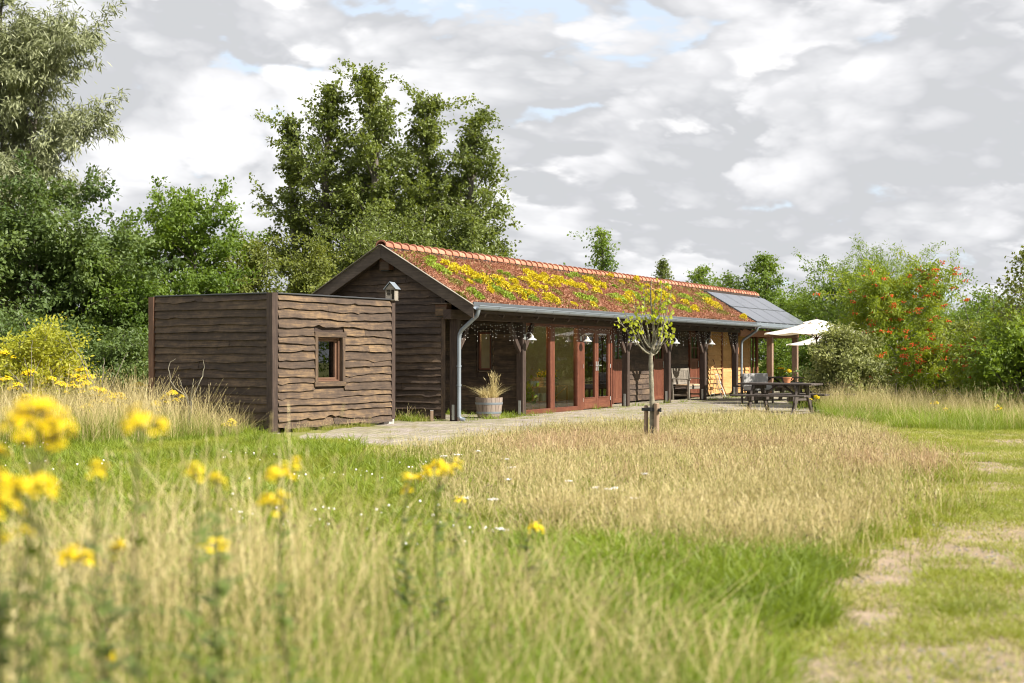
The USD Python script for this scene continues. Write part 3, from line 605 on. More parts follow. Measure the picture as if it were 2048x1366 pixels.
# flowering clumps where the photograph has them: (column, row, half width m, kind)
def roof_from_px(px, py):
    # meets the roof plane: solve for s, d along the view ray
    a, b = (px - 1024) / F, (712 - py) / F
    A = np.zeros((3, 3)); c = np.zeros(3)
    e_s = np.array([math.sin(TH), math.cos(TH), 0]); e_t = np.array([-math.cos(TH), math.sin(TH), 0])
    o = np.array([BX, BY, 0]) + e_t * EAVE_T + np.array([0, 0, roof_z(EAVE_T) - 0.02]); dv = e_t * tvec[1] + np.array([0, 0, tvec[2]])
    A[:, 0], A[:, 1], A[:, 2] = e_s, dv, -np.array([a, 1.0, b]); c = np.array([0, 0, CAM_H]) - o
    s, d, _ = np.linalg.solve(A, c); return s, d
YEL = [(908, 541, .22, .20), (899, 546, .12, .1), (929, 545, .16, .14), (936, 555, .2, .16), (945, 562, .15, .12), (958, 560, .22, .18), (965, 568, .25, .18), (993, 565, .25, .2), (1004, 578, .3, .22), (1048, 567, .2, .2), (1022, 569, .12, .12),
       (1030, 584, .2, .16), (1052, 551, .22, .14), (1062, 558, .2, .18), (1075, 563, .2, .14), (1083, 559, .14, .12), (1067, 575, .14, .1), (1055, 592, .2, .14), (1083, 580, .12, .1), (1090, 597, .22, .14), (1103, 604, .25, .16), (1112, 562, .22, .18), (1105, 570, .2, .14),
       (1140, 572, .3, .18), (1160, 578, .25, .14), (1134, 571, .14, .12), (1176, 567, .4, .15), (1183, 571, .25, .13), (1200, 573, .18, .12), (1188, 585, .2, .12), (1250, 603, .35, .18), (1255, 592, .3, .12), (1293, 590, .4, .16), (1300, 600, .2, .12), (1318, 590, .35, .16), (1335, 598, .4, .16), (1366, 608, .3, .12),
       (1385, 620, .25, .10), (1425, 613, .55, .26), (1412, 606, .4, .18), (1482, 637, .2, .1), (1213, 553, .3, .1), (885, 530, .12, .1), (1268, 563, .2, .1), (975, 585, .1, .08), (1040, 598, .12, .1)]
LIM = [(865, 535, .30, .30), (880, 545, .28, .2), (988, 582, .18, .14), (1000, 590, .36, .18), (1015, 598, .2, .12), (940, 588, .24, .16), (952, 596, .2, .12), (1160, 596, .45, .16), (1177, 602, .4, .14), (1228, 597, .5, .20), (1240, 604, .4, .16), (1147, 553, .3, .14), (1261, 590, .5, .2), (1365, 596, .5, .2), (1357, 618, .5, .18), (1367, 622, .4, .14), (1062, 600, .2, .12), (1405, 595, .6, .2), (1330, 573, .3, .1)]
OLI = [(905, 565, .3, .25), (925, 560, .2, .2), (890, 590, .35, .12), (1015, 555, .3, .2), (1200, 620, .4, .1), (1110, 585, .3, .15), (1395, 600, .5, .25), (1290, 610, .5, .12), (1440, 625, .5, .2), (1180, 555, .4, .15)]
for lst, mt, nm in ((YEL, 'sedum_yellow', 'yellow_stonecrop_clump'), (LIM, 'sedum_lime', 'green_stonecrop_clump'), (OLI, 'sedum_olive', 'olive_stonecrop_clump')):
    for (px, py, rs, rd) in lst:
        s, d = roof_from_px(px, py)
        clump(s, d, rs * 0.95, rd * 1.05, 0.15 if mt == 'sedum_yellow' else 0.11 if mt != 'sedum_olive' else 0.06, M[mt], nm)
for k in range(46):
    clump(R.uniform(0.4, 19.4), R.uniform(0.35, RL - 0.4), R.uniform(0.07, 0.17), R.uniform(0.06, 0.13), 0.09, M['sedum_yellow' if R.random() < 0.72 else 'sedum_lime'], 'small_stonecrop_clump')
# gravel strip along the eaves and up the verge
g = MB(); oc = trimesh.creation.icosahedron(); ov, of = np.asarray(oc.vertices), np.asarray(oc.faces)
n = 2600; ss = R.uniform(S0, S1, n); dd = np.abs(R.normal(0, 0.055, n)) + 0.01
n2 = 260; ss = np.r_[ss, S0 + np.abs(R.normal(0, 0.05, n2)) + 0.02]; dd = np.r_[dd, R.uniform(0.1, RL - 0.2, n2)]
c = roof_pt(ss, dd) + nrm * R.uniform(0.0, 0.045, len(ss))[:, None]; sz = R.uniform(0.012, 0.024, (len(ss), 1, 1))
v = (c[:, None] + ov[None] * sz * R.uniform(0.7, 1.2, (len(ss), 1, 3))).reshape(-1, 3); f = (np.arange(len(ss))[:, None, None] * 12 + of[None]).reshape(-1, 3)
M['gravel'] = leaf('gravel', [(0.22, 0.20, 0.19), (0.42, 0.40, 0.38), (0.62, 0.59, 0.56)], 0.02, spread=0.9)
tag(g.add(v, f).build('gravel_strip', M['gravel'], barn), kind='stuff')

# ------------------------------------------------------------------ the flat-roofed shed in front
SX, SY, STH = -4.28, 25.42, math.radians(31.5)
shed = thing('timber_shed', 'flat roofed box shed of rough brown waney boards with one window', 'shed', (SX, SY, 0), PI / 2 - STH)
SL, SW, SH = 3.60, 2.98, 2.475                      # long side (right), short side (left), height
right = lambda u, z, n: np.stack([u, 0.0 - n, z], -1)
left = lambda u, z, n: np.stack([0.0 - n, u, z], -1)
def shed_world(a, b, z=0.0):
    return np.array([SX + a * math.sin(STH) - b * math.cos(STH), SY + a * math.cos(STH) + b * math.sin(STH), z])
MB().box((0.005, 0.005, 0.10), (SL, SW, SH - 0.06)).build('wall', M['dark_beam'], shed) if False else None
w = MB(); w.box((0.005, 0.07, 0.12), (0.07, SW - 0.07, SH - 0.05)); w.box((SL - 0.07, 0.07, 0.12), (SL - 0.005, SW - 0.07, SH - 0.05)); w.box((0.07, SW - 0.07, 0.12), (SL - 0.07, SW - 0.005, SH - 0.05))
for (a, b, c, d) in ((0.07, 1.19, 0.12, SH - 0.05), (1.95, SL - 0.07, 0.12, SH - 0.05), (1.19, 1.95, 0.12, 0.84), (1.19, 1.95, 1.74, SH - 0.05)): w.box((a, 0.005, c), (b, 0.07, d))
w.build('wall', M['dark_beam'], shed)
MB().box((0.08, 0.08, 0.12), (SL - 0.08, SW - 0.08, 0.16)).build('floor', M['inner_floor'], shed)
clad(shed, left, lambda z: (0.09, SW - 0.10), 0.03, SH - 0.03, 0.147, M['dark_wood'], 31, amp=0.0095, split=0.7, thick=0.044)
clad(shed, right, lambda z: (0.11, SL - 0.08), 0.06, SH - 0.03, 0.142, M['shed_wood'], 32, holes=[(1.13, 2.02, 0.79, 1.81)], amp=0.0165, split=0.45, thick=0.054)
MB().box((-0.065, -0.055, -0.02), (0.085, 0.09, SH + 0.02)).build('corner_post', M['dark_beam'], shed)
MB().box((SL - 0.075, -0.05, 0.10), (SL + 0.04, 0.05, SH - 0.01)).build('corner_post', M['dark_beam'], shed)
MB().box((-0.06, SW - 0.09, -0.10), (0.05, SW + 0.05, SH)).build('corner_post', M['brown_frame'], shed)
MB().box((0.0, 0.0, SH - 0.045), (SL, SW, SH + 0.012)).build('roof', M['roof_felt'], shed)
MB().box((-0.04, 0.10, SH + 0.002), (0.03, SW - 0.1, SH + 0.026)).box((0.10, -0.045, SH + 0.002), (SL - 0.08, 0.02, SH + 0.026)).build('roof_edge', M['slate'], shed)
for (a, b, z0, z1) in ((-0.14, -0.10, -0.16, -0.075), (1.6, 0.05, -0.12, 0.09), (2.9, 0.05, -0.10, 0.10), (SL - 0.25, 0.02, -0.08, 0.10), (0.05, 1.6, -0.2, 0.03), (0.05, SW - 0.2, -0.2, 0.03)):
    MB().box((a, b, z0), (a + 0.34, b + 0.24, z1)).build('foundation_block', M['concrete'], shed)
MB().box((-0.05, -0.05, -0.078), (0.13, 0.13, -0.018)).build('foundation_block', M['concrete'], shed)
sw = part_x(shed, 'window', 'deep set brown window')
for k, (a, b, c, d) in enumerate(((1.13, 1.21, 0.80, 1.80), (1.94, 2.02, 0.80, 1.80), (1.11, 2.04, 1.71, 1.81), (1.11, 2.03, 0.79, 0.88))):
    MB().box(right(np.array(a), np.array(c), np.array(-0.02)), right(np.array(b), np.array(d), np.array(0.062 if k < 2 else 0.070))).build('casing', M['shed_wood'], sw)
frame_box(sw, right, 1.21, 1.94, 0.88, 1.71, 0.03, -0.14, -0.02, M['brown_frame'])
frame_box(sw, right, 1.24, 1.91, 0.91, 1.68, 0.045, -0.16, -0.07, M['brown_frame'], ('sash',) * 4)
pane(sw, right, 1.285, 1.865, 0.955, 1.635, -0.11, mat=M['glass_dark'])

# ------------------------------------------------------------------ ground, terrace, track
def gp(pts, z=-0.12): return [ground_at(px, py, z) for px, py in pts]
_bw = lambda s, t: tuple(barn_world(s, t)[:2]); _sw = lambda a, b: tuple(shed_world(a, b)[:2])
near_edge = gp([(575, 882), (640, 897), (720, 905), (810, 903), (900, 889), (1000, 875), (1150, 860), (1290, 846), (1420, 838), (1500, 834), (1620, 829)], -0.02)
PAVE = Polygon(near_edge + [(9.5, 38.5), (13.6, 50.0), _bw(28.5, -1.0), _bw(28.5, 3.3), _bw(0.1, 3.3), _bw(-1.5, 3.6), _sw(4.2, 2.0), _sw(3.6, 0.3), _sw(1.5, -0.1)])
def gz(x, y):
    d = shapely.distance(PAVE, shapely.points(x, y)); t = np.clip(d / 3.0, 0, 1); t = t * t * (3 - 2 * t)
    n = meshkit.fbm(np.stack([x * 0.35, y * 0.35, x * 0], -1), 3, 12) - 0.5
    return -0.014 - 0.106 * t + 0.09 * n * t
xs = np.r_[np.linspace(-260, -24, 22)[:-1], np.arange(-24, 27, 0.3), np.linspace(27.2, 260, 22)]
ys = np.r_[np.linspace(-120, -3, 10)[:-1], np.arange(-3, 62, 0.3), np.linspace(62.4, 420, 20)]
gx, gy = np.meshgrid(xs, ys, indexing='ij')
v = np.stack([gx, gy, gz(gx, gy)], -1).reshape(-1, 3); K = len(ys)
i, j = np.meshgrid(np.arange(len(xs) - 1), np.arange(K - 1), indexing='ij')
q = np.stack([i * K + j, (i + 1) * K + j, (i + 1) * K + j + 1, i * K + j + 1], -1).reshape(-1, 4)
def soil(name, ramp, s1, s2, bump=0.6):
    N = {'geo': ('geometry', {}), 'n': ('noise_texture', {'scale': s1, 'detail': 5.0, 'roughness': 0.65}), 'n2': ('noise_texture', {'scale': s2, 'detail': 4.0, 'roughness': 0.7}), 'mx': ('mix_float', {'fac': 0.45}),
         'r': ('rgb_ramp', {'ramp': ramp}), 'b': ('bump', {'strength': bump, 'distance': 0.03}), 'p': ('principled_bsdf', {'roughness': 1.0, 'specular_ior_level': 0.15})}
    return usdkit.material(stage, LK + name, N, [('geo.position', 'n.vector'), ('geo.position', 'n2.vector'), ('n.fac', 'mx.a'), ('n2.fac', 'mx.b'), ('mx.result', 'r.fac'), ('r.color', 'p.base_color'), ('n2.fac', 'b.height'), ('b.normal', 'p.normal')], surface='p.BSDF')
M['turf'] = soil('turf', [(0.25, (0.09, 0.105, 0.025)), (0.45, (0.16, 0.175, 0.045)), (0.6, (0.23, 0.22, 0.075)), (0.8, (0.30, 0.245, 0.12))], 0.7, 14.0)
M['dirt'] = soil('dirt', [(0.28, (0.19, 0.165, 0.08)), (0.42, (0.31, 0.24, 0.16)), (0.56, (0.41, 0.31, 0.24)), (0.75, (0.52, 0.425, 0.36))], 1.6, 30.0, 1.0)
gr = MB().add(v, q).build('ground', M['turf'], smooth=True); tag(gr, 'wide grassy ground around the barn', kind='structure')
def sheet(name, poly, lift, mat, label, res=0.35):
    x0, y0, x1, y1 = poly.bounds; X, Y = np.meshgrid(np.arange(x0, x1 + res, res), np.arange(y0, y1 + res, res), indexing='ij'); P = shapely.contains_xy(poly.buffer(res * 0.4), X, Y)
    idx = np.arange(X.size).reshape(X.shape); a = P[:-1, :-1] & P[1:, :-1] & P[1:, 1:] & P[:-1, 1:]
    q = np.stack([idx[:-1, :-1][a], idx[1:, :-1][a], idx[1:, 1:][a], idx[:-1, 1:][a]], 1)
    Z = gz(X, Y) + lift; P3 = np.stack([X, Y, Z], -1).reshape(-1, 3); u_, inv = np.unique(q, return_inverse=True); P3, q = P3[u_], inv.reshape(q.shape)
    o = tag(MB().add(P3, q).build(name, mat, smooth=True), label, kind='structure'); return o
TRACK = Polygon(gp([(1440, 1400), (1530, 1300), (1640, 1255), (1600, 1200), (1690, 1115), (1780, 1095), (1850, 1050), (1870, 990), (1850, 930), (1800, 885), (1720, 855), (1660, 843), (2300, 843), (2400, 1000), (2700, 1400)]) + [(3.2, 3.0), (1.0, 3.0)]).buffer(0)
sheet('path', TRACK, 0.008, M['dirt'], 'worn dirt track with patchy short grass curving past the meadow')
def paver_mat():
    N = {'geo': ('geometry', {}), 'm': ('mapping', {'mapping_type': 'point', 'rotation': (0, 0, -(PI / 2 - TH))}),
         'br': ('brick_texture', {'scale': 1.0, 'brick_width': 0.21, 'row_height': 0.105, 'mortar_size': 0.010, 'mortar_smooth': 0.3, 'color1': (0.30, 0.255, 0.235), 'color2': (0.42, 0.365, 0.34), 'mortar': (0.13, 0.125, 0.07)}),
         'n': ('noise_texture', {'scale': 0.9, 'detail': 6.0, 'roughness': 0.7}), 'r': ('rgb_ramp', {'ramp': [(0.40, (1, 1, 1)), (0.62, (0.80, 0.86, 0.55)), (0.75, (0.6, 0.7, 0.35))]}),
         'n2': ('noise_texture', {'scale': 6.0, 'detail': 5.0, 'roughness': 0.7}), 'r2': ('rgb_ramp', {'ramp': [(0.3, (0.8, 0.8, 0.8)), (0.7, (1.15, 1.13, 1.1))]}),
         'x': ('mix_color', {'blend_type': 'multiply', 'fac': 1.0}), 'x2': ('mix_color', {'blend_type': 'multiply', 'fac': 1.0}),
         'b': ('bump', {'strength': 0.6, 'distance': 0.008, 'invert': True}), 'p': ('principled_bsdf', {'roughness': 0.95, 'specular_ior_level': 0.2})}
    L = [('geo.position', 'm.vector'), ('m.vector', 'br.vector'), ('geo.position', 'n.vector'), ('n.fac', 'r.fac'), ('geo.position', 'n2.vector'), ('n2.fac', 'r2.fac'), ('br.color', 'x.a'), ('r.color', 'x.b'), ('x.result', 'x2.a'), ('r2.color', 'x2.b'), ('x2.result', 'p.base_color'), ('br.fac', 'b.height'), ('b.normal', 'p.normal')]
    return usdkit.material(stage, LK + 'pavers', N, L, surface='p.BSDF')
sheet('pavement', PAVE, 0.012, paver_mat(), 'old clinker paving in front of the barn with grass in its joints', 0.3)

# ------------------------------------------------------------------ grasses
M['blade_green'] = leaf('blade_green', [(0.18, 0.22, 0.026), (0.265, 0.295, 0.038), (0.35, 0.355, 0.058), (0.44, 0.40, 0.11)], 0.35, (1.3, 1.3, 0.5), nscale=0.6, spread=0.55)
M['blade_lush'] = leaf('blade_lush', [(0.145, 0.20, 0.020), (0.215, 0.275, 0.030), (0.285, 0.33, 0.042), (0.36, 0.36, 0.075)], 0.35, (1.3, 1.35, 0.45), nscale=0.8, spread=0.55)
M['blade_mid'] = leaf('blade_mid', [(0.14, 0.17, 0.035), (0.22, 0.235, 0.055), (0.31, 0.295, 0.085), (0.40, 0.34, 0.14)], 0.3, (1.3, 1.3, 0.6), nscale=0.5, spread=0.5)
M['blade_tall'] = leaf('blade_tall', [(0.15, 0.215, 0.026), (0.225, 0.295, 0.036), (0.31, 0.36, 0.055), (0.40, 0.40, 0.10)], 0.4, (1.3, 1.3, 0.5), nscale=0.7, spread=0.5)
M['straw'] = leaf('straw', [(0.42, 0.345, 0.15), (0.55, 0.46, 0.225), (0.66, 0.57, 0.32), (0.54, 0.40, 0.21)], 0.25, (1.1, 1.05, 0.8), nscale=0.5, spread=0.55)
M['straw_red'] = leaf('straw_red', [(0.42, 0.30, 0.16), (0.50, 0.35, 0.20), (0.54, 0.42, 0.23), (0.44, 0.40, 0.17)], 0.25, (1.1, 1.0, 0.8), nscale=0.5, spread=0.55)
M['seed_brown'] = leaf('seed_brown', [(0.10, 0.06, 0.035), (0.18, 0.11, 0.06), (0.30, 0.20, 0.11)], 0.1, (1, 1, 1), spread=0.8)

def blades(r, n, h, spread, w, bend, hv=0.35):
    a = r.uniform(0, 2 * PI, n); q = spread * np.sqrt(r.random(n)); b = np.c_[q * np.cos(a), q * np.sin(a), np.zeros(n)]
    az = a + r.normal(0, 0.9, n); H = h * np.clip(r.normal(1, hv, n), 0.35, 1.7); lean = bend * H * np.abs(r.normal(0.6, 0.5, n))
    d = np.c_[np.cos(az), np.sin(az), np.zeros(n)]; ws = r.uniform(0, PI, n); s = np.c_[np.cos(ws), np.sin(ws), np.zeros(n)]
    V = []
    for t, k in ((0.0, 0.8), (0.4, 1.0), (0.75, 0.65)):
        c = b + d * (lean * t ** 2)[:, None] + np.c_[np.zeros((n, 2)), H * (t - 0.12 * bend * t * t)]
        V += [c - s * w * k / 2, c + s * w * k / 2]
    V.append(b + d * lean[:, None] + np.c_[np.zeros((n, 2)), H * (1 - 0.12 * bend)])
    v = np.stack(V, 1).reshape(-1, 3); o = np.arange(n)[:, None] * 7
    f = np.vstack([o + c for c in ([0, 1, 3], [0, 3, 2], [2, 3, 5], [2, 5, 4], [4, 5, 6])])
    return v, f
def heads(r, n, h, spread, hl, hw, bend, hv=0.22):
    """stalks with a drooping ear at the top: (stalk mesh, ear mesh)"""
    a = r.uniform(0, 2 * PI, n); q = spread * np.sqrt(r.random(n)); b = np.c_[q * np.cos(a), q * np.sin(a), np.zeros(n)]
    az = r.uniform(0, 2 * PI, n); H = h * np.clip(r.normal(1, hv, n), 0.5, 1.5); d = np.c_[np.cos(az), np.sin(az), np.zeros(n)]
    lean = bend * H * np.abs(r.normal(0.4, 0.35, n)); ws = r.uniform(0, PI, n); s = np.c_[np.cos(ws), np.sin(ws), np.zeros(n)] * 0.0016
    P = [b + d * (lean * t * t)[:, None] + np.c_[np.zeros((n, 2)), H * t] for t in (0, 0.5, 1.0)]
    v = np.stack([P[0] - s, P[0] + s, P[1] - s, P[1] + s, P[2] - s * .8, P[2] + s * .8], 1).reshape(-1, 3); o = np.arange(n)[:, None] * 6
    f = np.vstack([o + c for c in ([0, 1, 3], [0, 3, 2], [2, 3, 5], [2, 5, 4])])
    dr = d * r.uniform(0.1, 0.9, (n, 1)) + np.c_[np.zeros((n, 2)), np.ones(n)]; dr /= np.linalg.norm(dr, axis=1, keepdims=True); L = hl * r.uniform(0.6, 1.4, (n, 1))
    t0, m, t1 = P[2], P[2] + dr * L * 0.45, P[2] + dr * L; e1 = np.cross(dr, r.normal(0, 1, (n, 3))); e1 /= np.linalg.norm(e1, axis=1, keepdims=True); e2 = np.cross(dr, e1); W = hw * r.uniform(0.6, 1.4, (n, 1)) / 2
    hv_ = np.stack([t0, m + e1 * W, m - e1 * W * .5 + e2 * W * .87, m - e1 * W * .5 - e2 * W * .87, t1], 1).reshape(-1, 3); o = np.arange(n)[:, None] * 5
    hf = np.vstack([o + c for c in ([0, 1, 2], [0, 2, 3], [0, 3, 1], [4, 2, 1], [4, 3, 2], [4, 1, 3])])
    return (v, f), (hv_, hf)
def instancer(name, label, protos, pos, idx, scale, rz, kind='stuff', tilt=0.0, seed=1):
    """protos: list of lists of (piece name, mesh, material)"""
    pi = UsdGeom.PointInstancer.Define(stage, numbered('/World/' + name)); base = str(pi.GetPath())
    rel = pi.CreatePrototypesRel()
    for k, pieces in enumerate(protos):
        px = '%s/tuft_%03d' % (base, k); UsdGeom.Xform.Define(stage, px)
        for nm, mesh, mat in pieces: usdkit.mesh(stage, px + '/' + nm, mesh, mat)
        rel.AddTarget(px)
    n = len(pos); pi.CreatePositionsAttr(Vt.Vec3fArray.FromNumpy(np.asarray(pos, np.float32)))
    pi.CreateProtoIndicesAttr(Vt.IntArray.FromNumpy(np.asarray(idx, np.int32)))
    sc = np.asarray(scale, np.float32); sc = np.repeat(sc[:, None], 3, 1) if sc.ndim == 1 else sc
    pi.CreateScalesAttr(Vt.Vec3fArray.FromNumpy(sc))
    rz = np.asarray(rz); qs = np.zeros((n, 4), np.float16); qs[:, 2] = np.sin(rz / 2); qs[:, 3] = np.cos(rz / 2)
    pi.CreateOrientationsAttr(Vt.QuathArray.FromNumpy(qs))
    return tag(pi, label, None, None, kind)
GR = np.random.default_rng(5)
def N2(x, y, f, seed): return meshkit.fbm(np.stack([x * f, y * f, x * 0], -1), 3, seed)
def fill(poly, dens, keep=None, soft=1.0):
    """random points in a polygon of the ground, dens per square metre; keep(x, y) is a chance"""
    x0, y0, x1, y1 = poly.bounds; n = int((x1 - x0) * (y1 - y0) * dens)
    x, y = GR.uniform(x0, x1, n), GR.uniform(y0, y1, n); wv = np.clip(y / 16, 0.25, 1) * soft
    ok = shapely.contains_xy(poly, x + wv * (1.5 * (N2(x, y, 1.1, 201) - 0.5) + GR.normal(0, 0.16, n)), y + wv * (2.6 * (N2(x, y, 1.1, 202) - 0.5) + GR.normal(0, 0.30, n)))
    ok &= np.abs(x) < 0.40 * y + 0.8                         # nothing of it shows beyond this
    x, y = x[ok], y[ok]
    if keep is not None: k = GR.random(len(x)) < keep(x, y); x, y = x[k], y[k]
    return x, y
def plant(name, label, protos, xy, smin=0.75, smax=1.3, sz=None):
    x, y = xy; n = len(x); s = GR.uniform(smin, smax, n); s3 = np.stack([s, s, s * (np.ones(n) if sz is None else sz(x, y)) * GR.uniform(0.85, 1.15, n)], -1)
    return instancer(name, label, protos, np.stack([x, y, gz(x, y) - 0.004], -1), GR.integers(0, len(protos), n), s3, GR.uniform(0, 2 * PI, n))
pr_short = [[('blades', blades(GR, 46, 0.06, 0.15, 0.0055, 1.1), M['blade_green'])] for _ in range(5)]
M['blade_track'] = leaf('blade_track', [(0.22, 0.26, 0.045), (0.32, 0.345, 0.07), (0.42, 0.415, 0.11), (0.50, 0.45, 0.19)], 0.35, (1.2, 1.2, 0.6), nscale=0.6, spread=0.5)
pr_dry_short = [[('blades', blades(GR, 36, 0.05, 0.15, 0.005, 1.3), M['blade_track'])] for _ in range(4)]
pr_lush = [[('blades', blades(GR, 44, 0.13, 0.14, 0.008, 1.1), M['blade_lush'])] for _ in range(5)]
def pr_meadow(h, ng, ns, gm, sm, w=0.0055):
    out = []
    for _ in range(5):
        st, hd = heads(GR, ns, h, 0.17, 0.055, 0.0048, 0.7, 0.32)
        s2, h2 = heads(GR, max(ns // 7, 1), h * 0.95, 0.17, 0.026, 0.009, 0.3)
        out.append([('blades', blades(GR, ng, h * 0.68, 0.17, w, 0.9), gm), ('stalks', st, sm), ('ears', hd, sm), ('dark_stalks', s2, sm), ('dark_ears', h2, M['seed_brown'])])
    return out
pr_straw = pr_meadow(0.25, 44, 20, M['blade_tall'], M['straw'])
pr_red = pr_meadow(0.25, 36, 24, M['blade_tall'], M['straw_red'])
pr_yel = pr_meadow(0.15, 48, 6, M['blade_green'], M['straw'])
pr_tall = pr_meadow(0.60, 20, 14, M['blade_tall'], M['straw'], 0.0055)
pr_tallg = pr_meadow(0.46, 46, 2, M['blade_tall'], M['straw'], 0.006)

LAWN = Polygon(gp([(-500, 905), (0, 893), (480, 878), (560, 890), (640, 900), (830, 928), (905, 970), (885, 1010), (960, 1060), (1060, 1095), (900, 1260), (-500, 1330)])).buffer(0)
MEADOW = Polygon(gp([(720, 930), (820, 925), (900, 911), (1000, 894), (1150, 876), (1290, 858), (1400, 850), (1500, 847), (1620, 845), (1720, 858), (1800, 885), (1850, 930), (1870, 990), (1850, 1050), (1780, 1100), (1680, 1125), (1400, 1128), (1200, 1118), (1060, 1095), (960, 1060), (885, 1010), (905, 970), (830, 928)])).buffer(0)
LUSH = Polygon(gp([(1060, 1095), (1200, 1118), (1400, 1128), (1680, 1125), (1600, 1200), (1640, 1255), (1530, 1300), (1440, 1400), (1300, 1420), (900, 1366), (880, 1250)])).buffer(0)
FORE = Polygon([(-3.2, 8.4), (-1.6, 8.6), (-0.5, 8.0), (0.15, 7.2), (0.55, 6.3), (0.9, 5.2), (1.0, 2.6), (-1.6, 2.6)])
FORE2 = Polygon([(-0.6, 9.2), (0.1, 8.6), (0.75, 7.6), (1.05, 6.5), (1.05, 5.6), (0.5, 6.2), (0.1, 7.2)])
shade = lambda x, y: 0.35 + 1.1 * np.clip((N2(x, y, 0.55, 3) - 0.32) * 3.2, 0, 1)
plant('lawn_grass', 'short bright green lawn between the shed and the tall foreground grass', pr_short, fill(LAWN, 105), 0.8, 1.35)
cl = fill(LAWN, 2.2, lambda x, y: (N2(x, y, 0.8, 31) > 0.55) * 1.0)
pr_lush2 = [[('blades', blades(GR, 30, 0.13, 0.14, 0.009, 1.2), M['blade_lush'])] for _ in range(3)]
plant('clover_patch', 'darker rougher tufts in the short lawn', pr_lush2, fill(LAWN, 22, lambda x, y: np.clip((N2(x, y, 0.6, 31) - 0.47) * 8, 0, 1)))
def mz(x, y):
    px = 1024 + F * x / y; e = np.clip((px - 700) / 400, 0.3, 1) * np.clip(1.25 - (y - 11) / 17.0, 0.30, 1); return e * (0.55 + 0.85 * N2(x, y, 0.4, 6))
redp = lambda x, y: 0.8 * np.clip((N2(x, y, 0.33, 17) - 0.46) * 6, 0, 1) * np.clip((y - 15) / 3, 0, 1)
greenp = lambda x, y: np.clip((N2(x, y, 0.45, 23) - 0.46) * 6, 0, 1)
plant('straw_grass', 'tall dry straw coloured meadow grass round the young tree', pr_straw, fill(MEADOW, 52, lambda x, y: (1 - 0.8 * redp(x, y)) * (1 - 0.85 * greenp(x, y)) * np.clip((N2(x, y, 0.9, 27) - 0.30) * 3.2, 0.12, 1) * np.clip((1024 + F * x / y - 900 - 14 * np.clip(y - 13, 0, 12)) / 220, 0.06, 1)), 0.75, 1.2, mz)
plant('red_grass', 'reddish brown seeding grass patches in the meadow', pr_red, fill(MEADOW, 66, lambda x, y: redp(x, y) * np.clip((1024 + F * x / y - 900) / 200, 0, 1)), 0.75, 1.2, mz)
plant('meadow_grass', 'yellowish green meadow grass with scattered seed heads', pr_yel, fill(MEADOW, 80, lambda x, y: 0.85 + 0.6 * greenp(x, y) + 0.5 * (1024 + F * x / y < 950)), 0.8, 1.35)
plant('lush_grass', 'lush bright green long grass beside the dirt track', pr_lush, fill(LUSH, 120), 0.7, 1.3, lambda x, y: 0.55 + 0.8 * N2(x, y, 0.7, 41))
plant('lush_seed_grass', 'thin seeding grass standing in the lush green strip', pr_yel, fill(LUSH, 44, lambda x, y: np.clip((N2(x, y, 0.8, 43) - 0.4) * 5, 0, 1)), 0.8, 1.4)
def fz(x, y): return np.clip(0.98 - 0.30 * np.clip((x + 0.9) / 1.6, 0, 1) - 0.12 * np.clip((4.5 - y) / 2, 0, 1), 0.5, 1) * (0.78 + 0.4 * N2(x, y, 0.8, 9))
plant('tall_dry_grass', 'tall blurred dry grass with seed heads in the near left meadow', pr_tall, fill(FORE, 24, lambda x, y: np.clip(0.9 - (x / y + 0.22) * 4.5, 0.10, 1) * np.clip((y - 3.8) / 2.5, 0.05, 1) * np.clip((N2(x, y, 0.9, 19) - 0.33) * 4, 0.1, 1)), 0.8, 1.15, fz)
plant('tall_green_grass', 'tall blurred green grass close to the camera', pr_tallg, fill(FORE.union(FORE2), 95), 0.7, 1.15, lambda x, y: 0.95 * fz(x, y))
# the worn track: bare patches stay clear
BARE = [(1545, 1345, 130, 60), (1745, 1128, 115, 26), (1850, 1112, 90, 14), (1700, 1185, 110, 26), (1690, 1245, 60, 14), (1880, 912, 60, 5), (2010, 985, 60, 6), (1900, 1015, 50, 6), (1980, 1130, 80, 12), (1760, 1215, 50, 12), (1680, 1100, 70, 10), (1900, 1040, 40, 4), (1960, 1300, 60, 14), (1800, 955, 26, 3)]
def track_keep(x, y):
    jx, jy = 0.55 * (N2(x, y, 3.1, 301) - 0.5), 1.5 * (N2(x, y, 3.1, 302) - 0.5)
    px, py = 1024 + F * x / y, 712 + F * (CAM_H + 0.12) / y; k = np.ones_like(x)
    for (a, b, c, d) in BARE: k = np.minimum(k, np.clip(((px + jx * F / y - a) / c) ** 2 + ((py + jy * F / y * 0.12 - b) / d) ** 2 - 0.25 - 2.0 * (N2(x, y, 4.5, 77) - 0.5), 0.13, 1))
    return k * np.clip((N2(x, y, 1.3, 71) - 0.36) * 4.5, 0.16, 0.95)
plant('track_grass', 'short trampled grass over the dirt track', pr_short, fill(TRACK, 48, lambda x, y: track_keep(x, y)), 0.6, 1.15)
plant('track_dry_grass', 'yellowed trampled grass over the dirt track', pr_dry_short, fill(TRACK, 125, lambda x, y: track_keep(x, y)), 0.6, 1.15)
RTALL = Polygon(gp([(1615, 824), (1660, 843), (1720, 852), (1850, 858), (2300, 866), (2300, 815), (1900, 806), (1620, 812)])).buffer(0)
plant('verge_grass', 'tall mixed grass under the rowan and shrubs on the right', pr_tallg, fill(RTALL, 26), 0.7, 1.1, lambda x, y: 0.45 + 0.6 * N2(x, y, 0.5, 5))
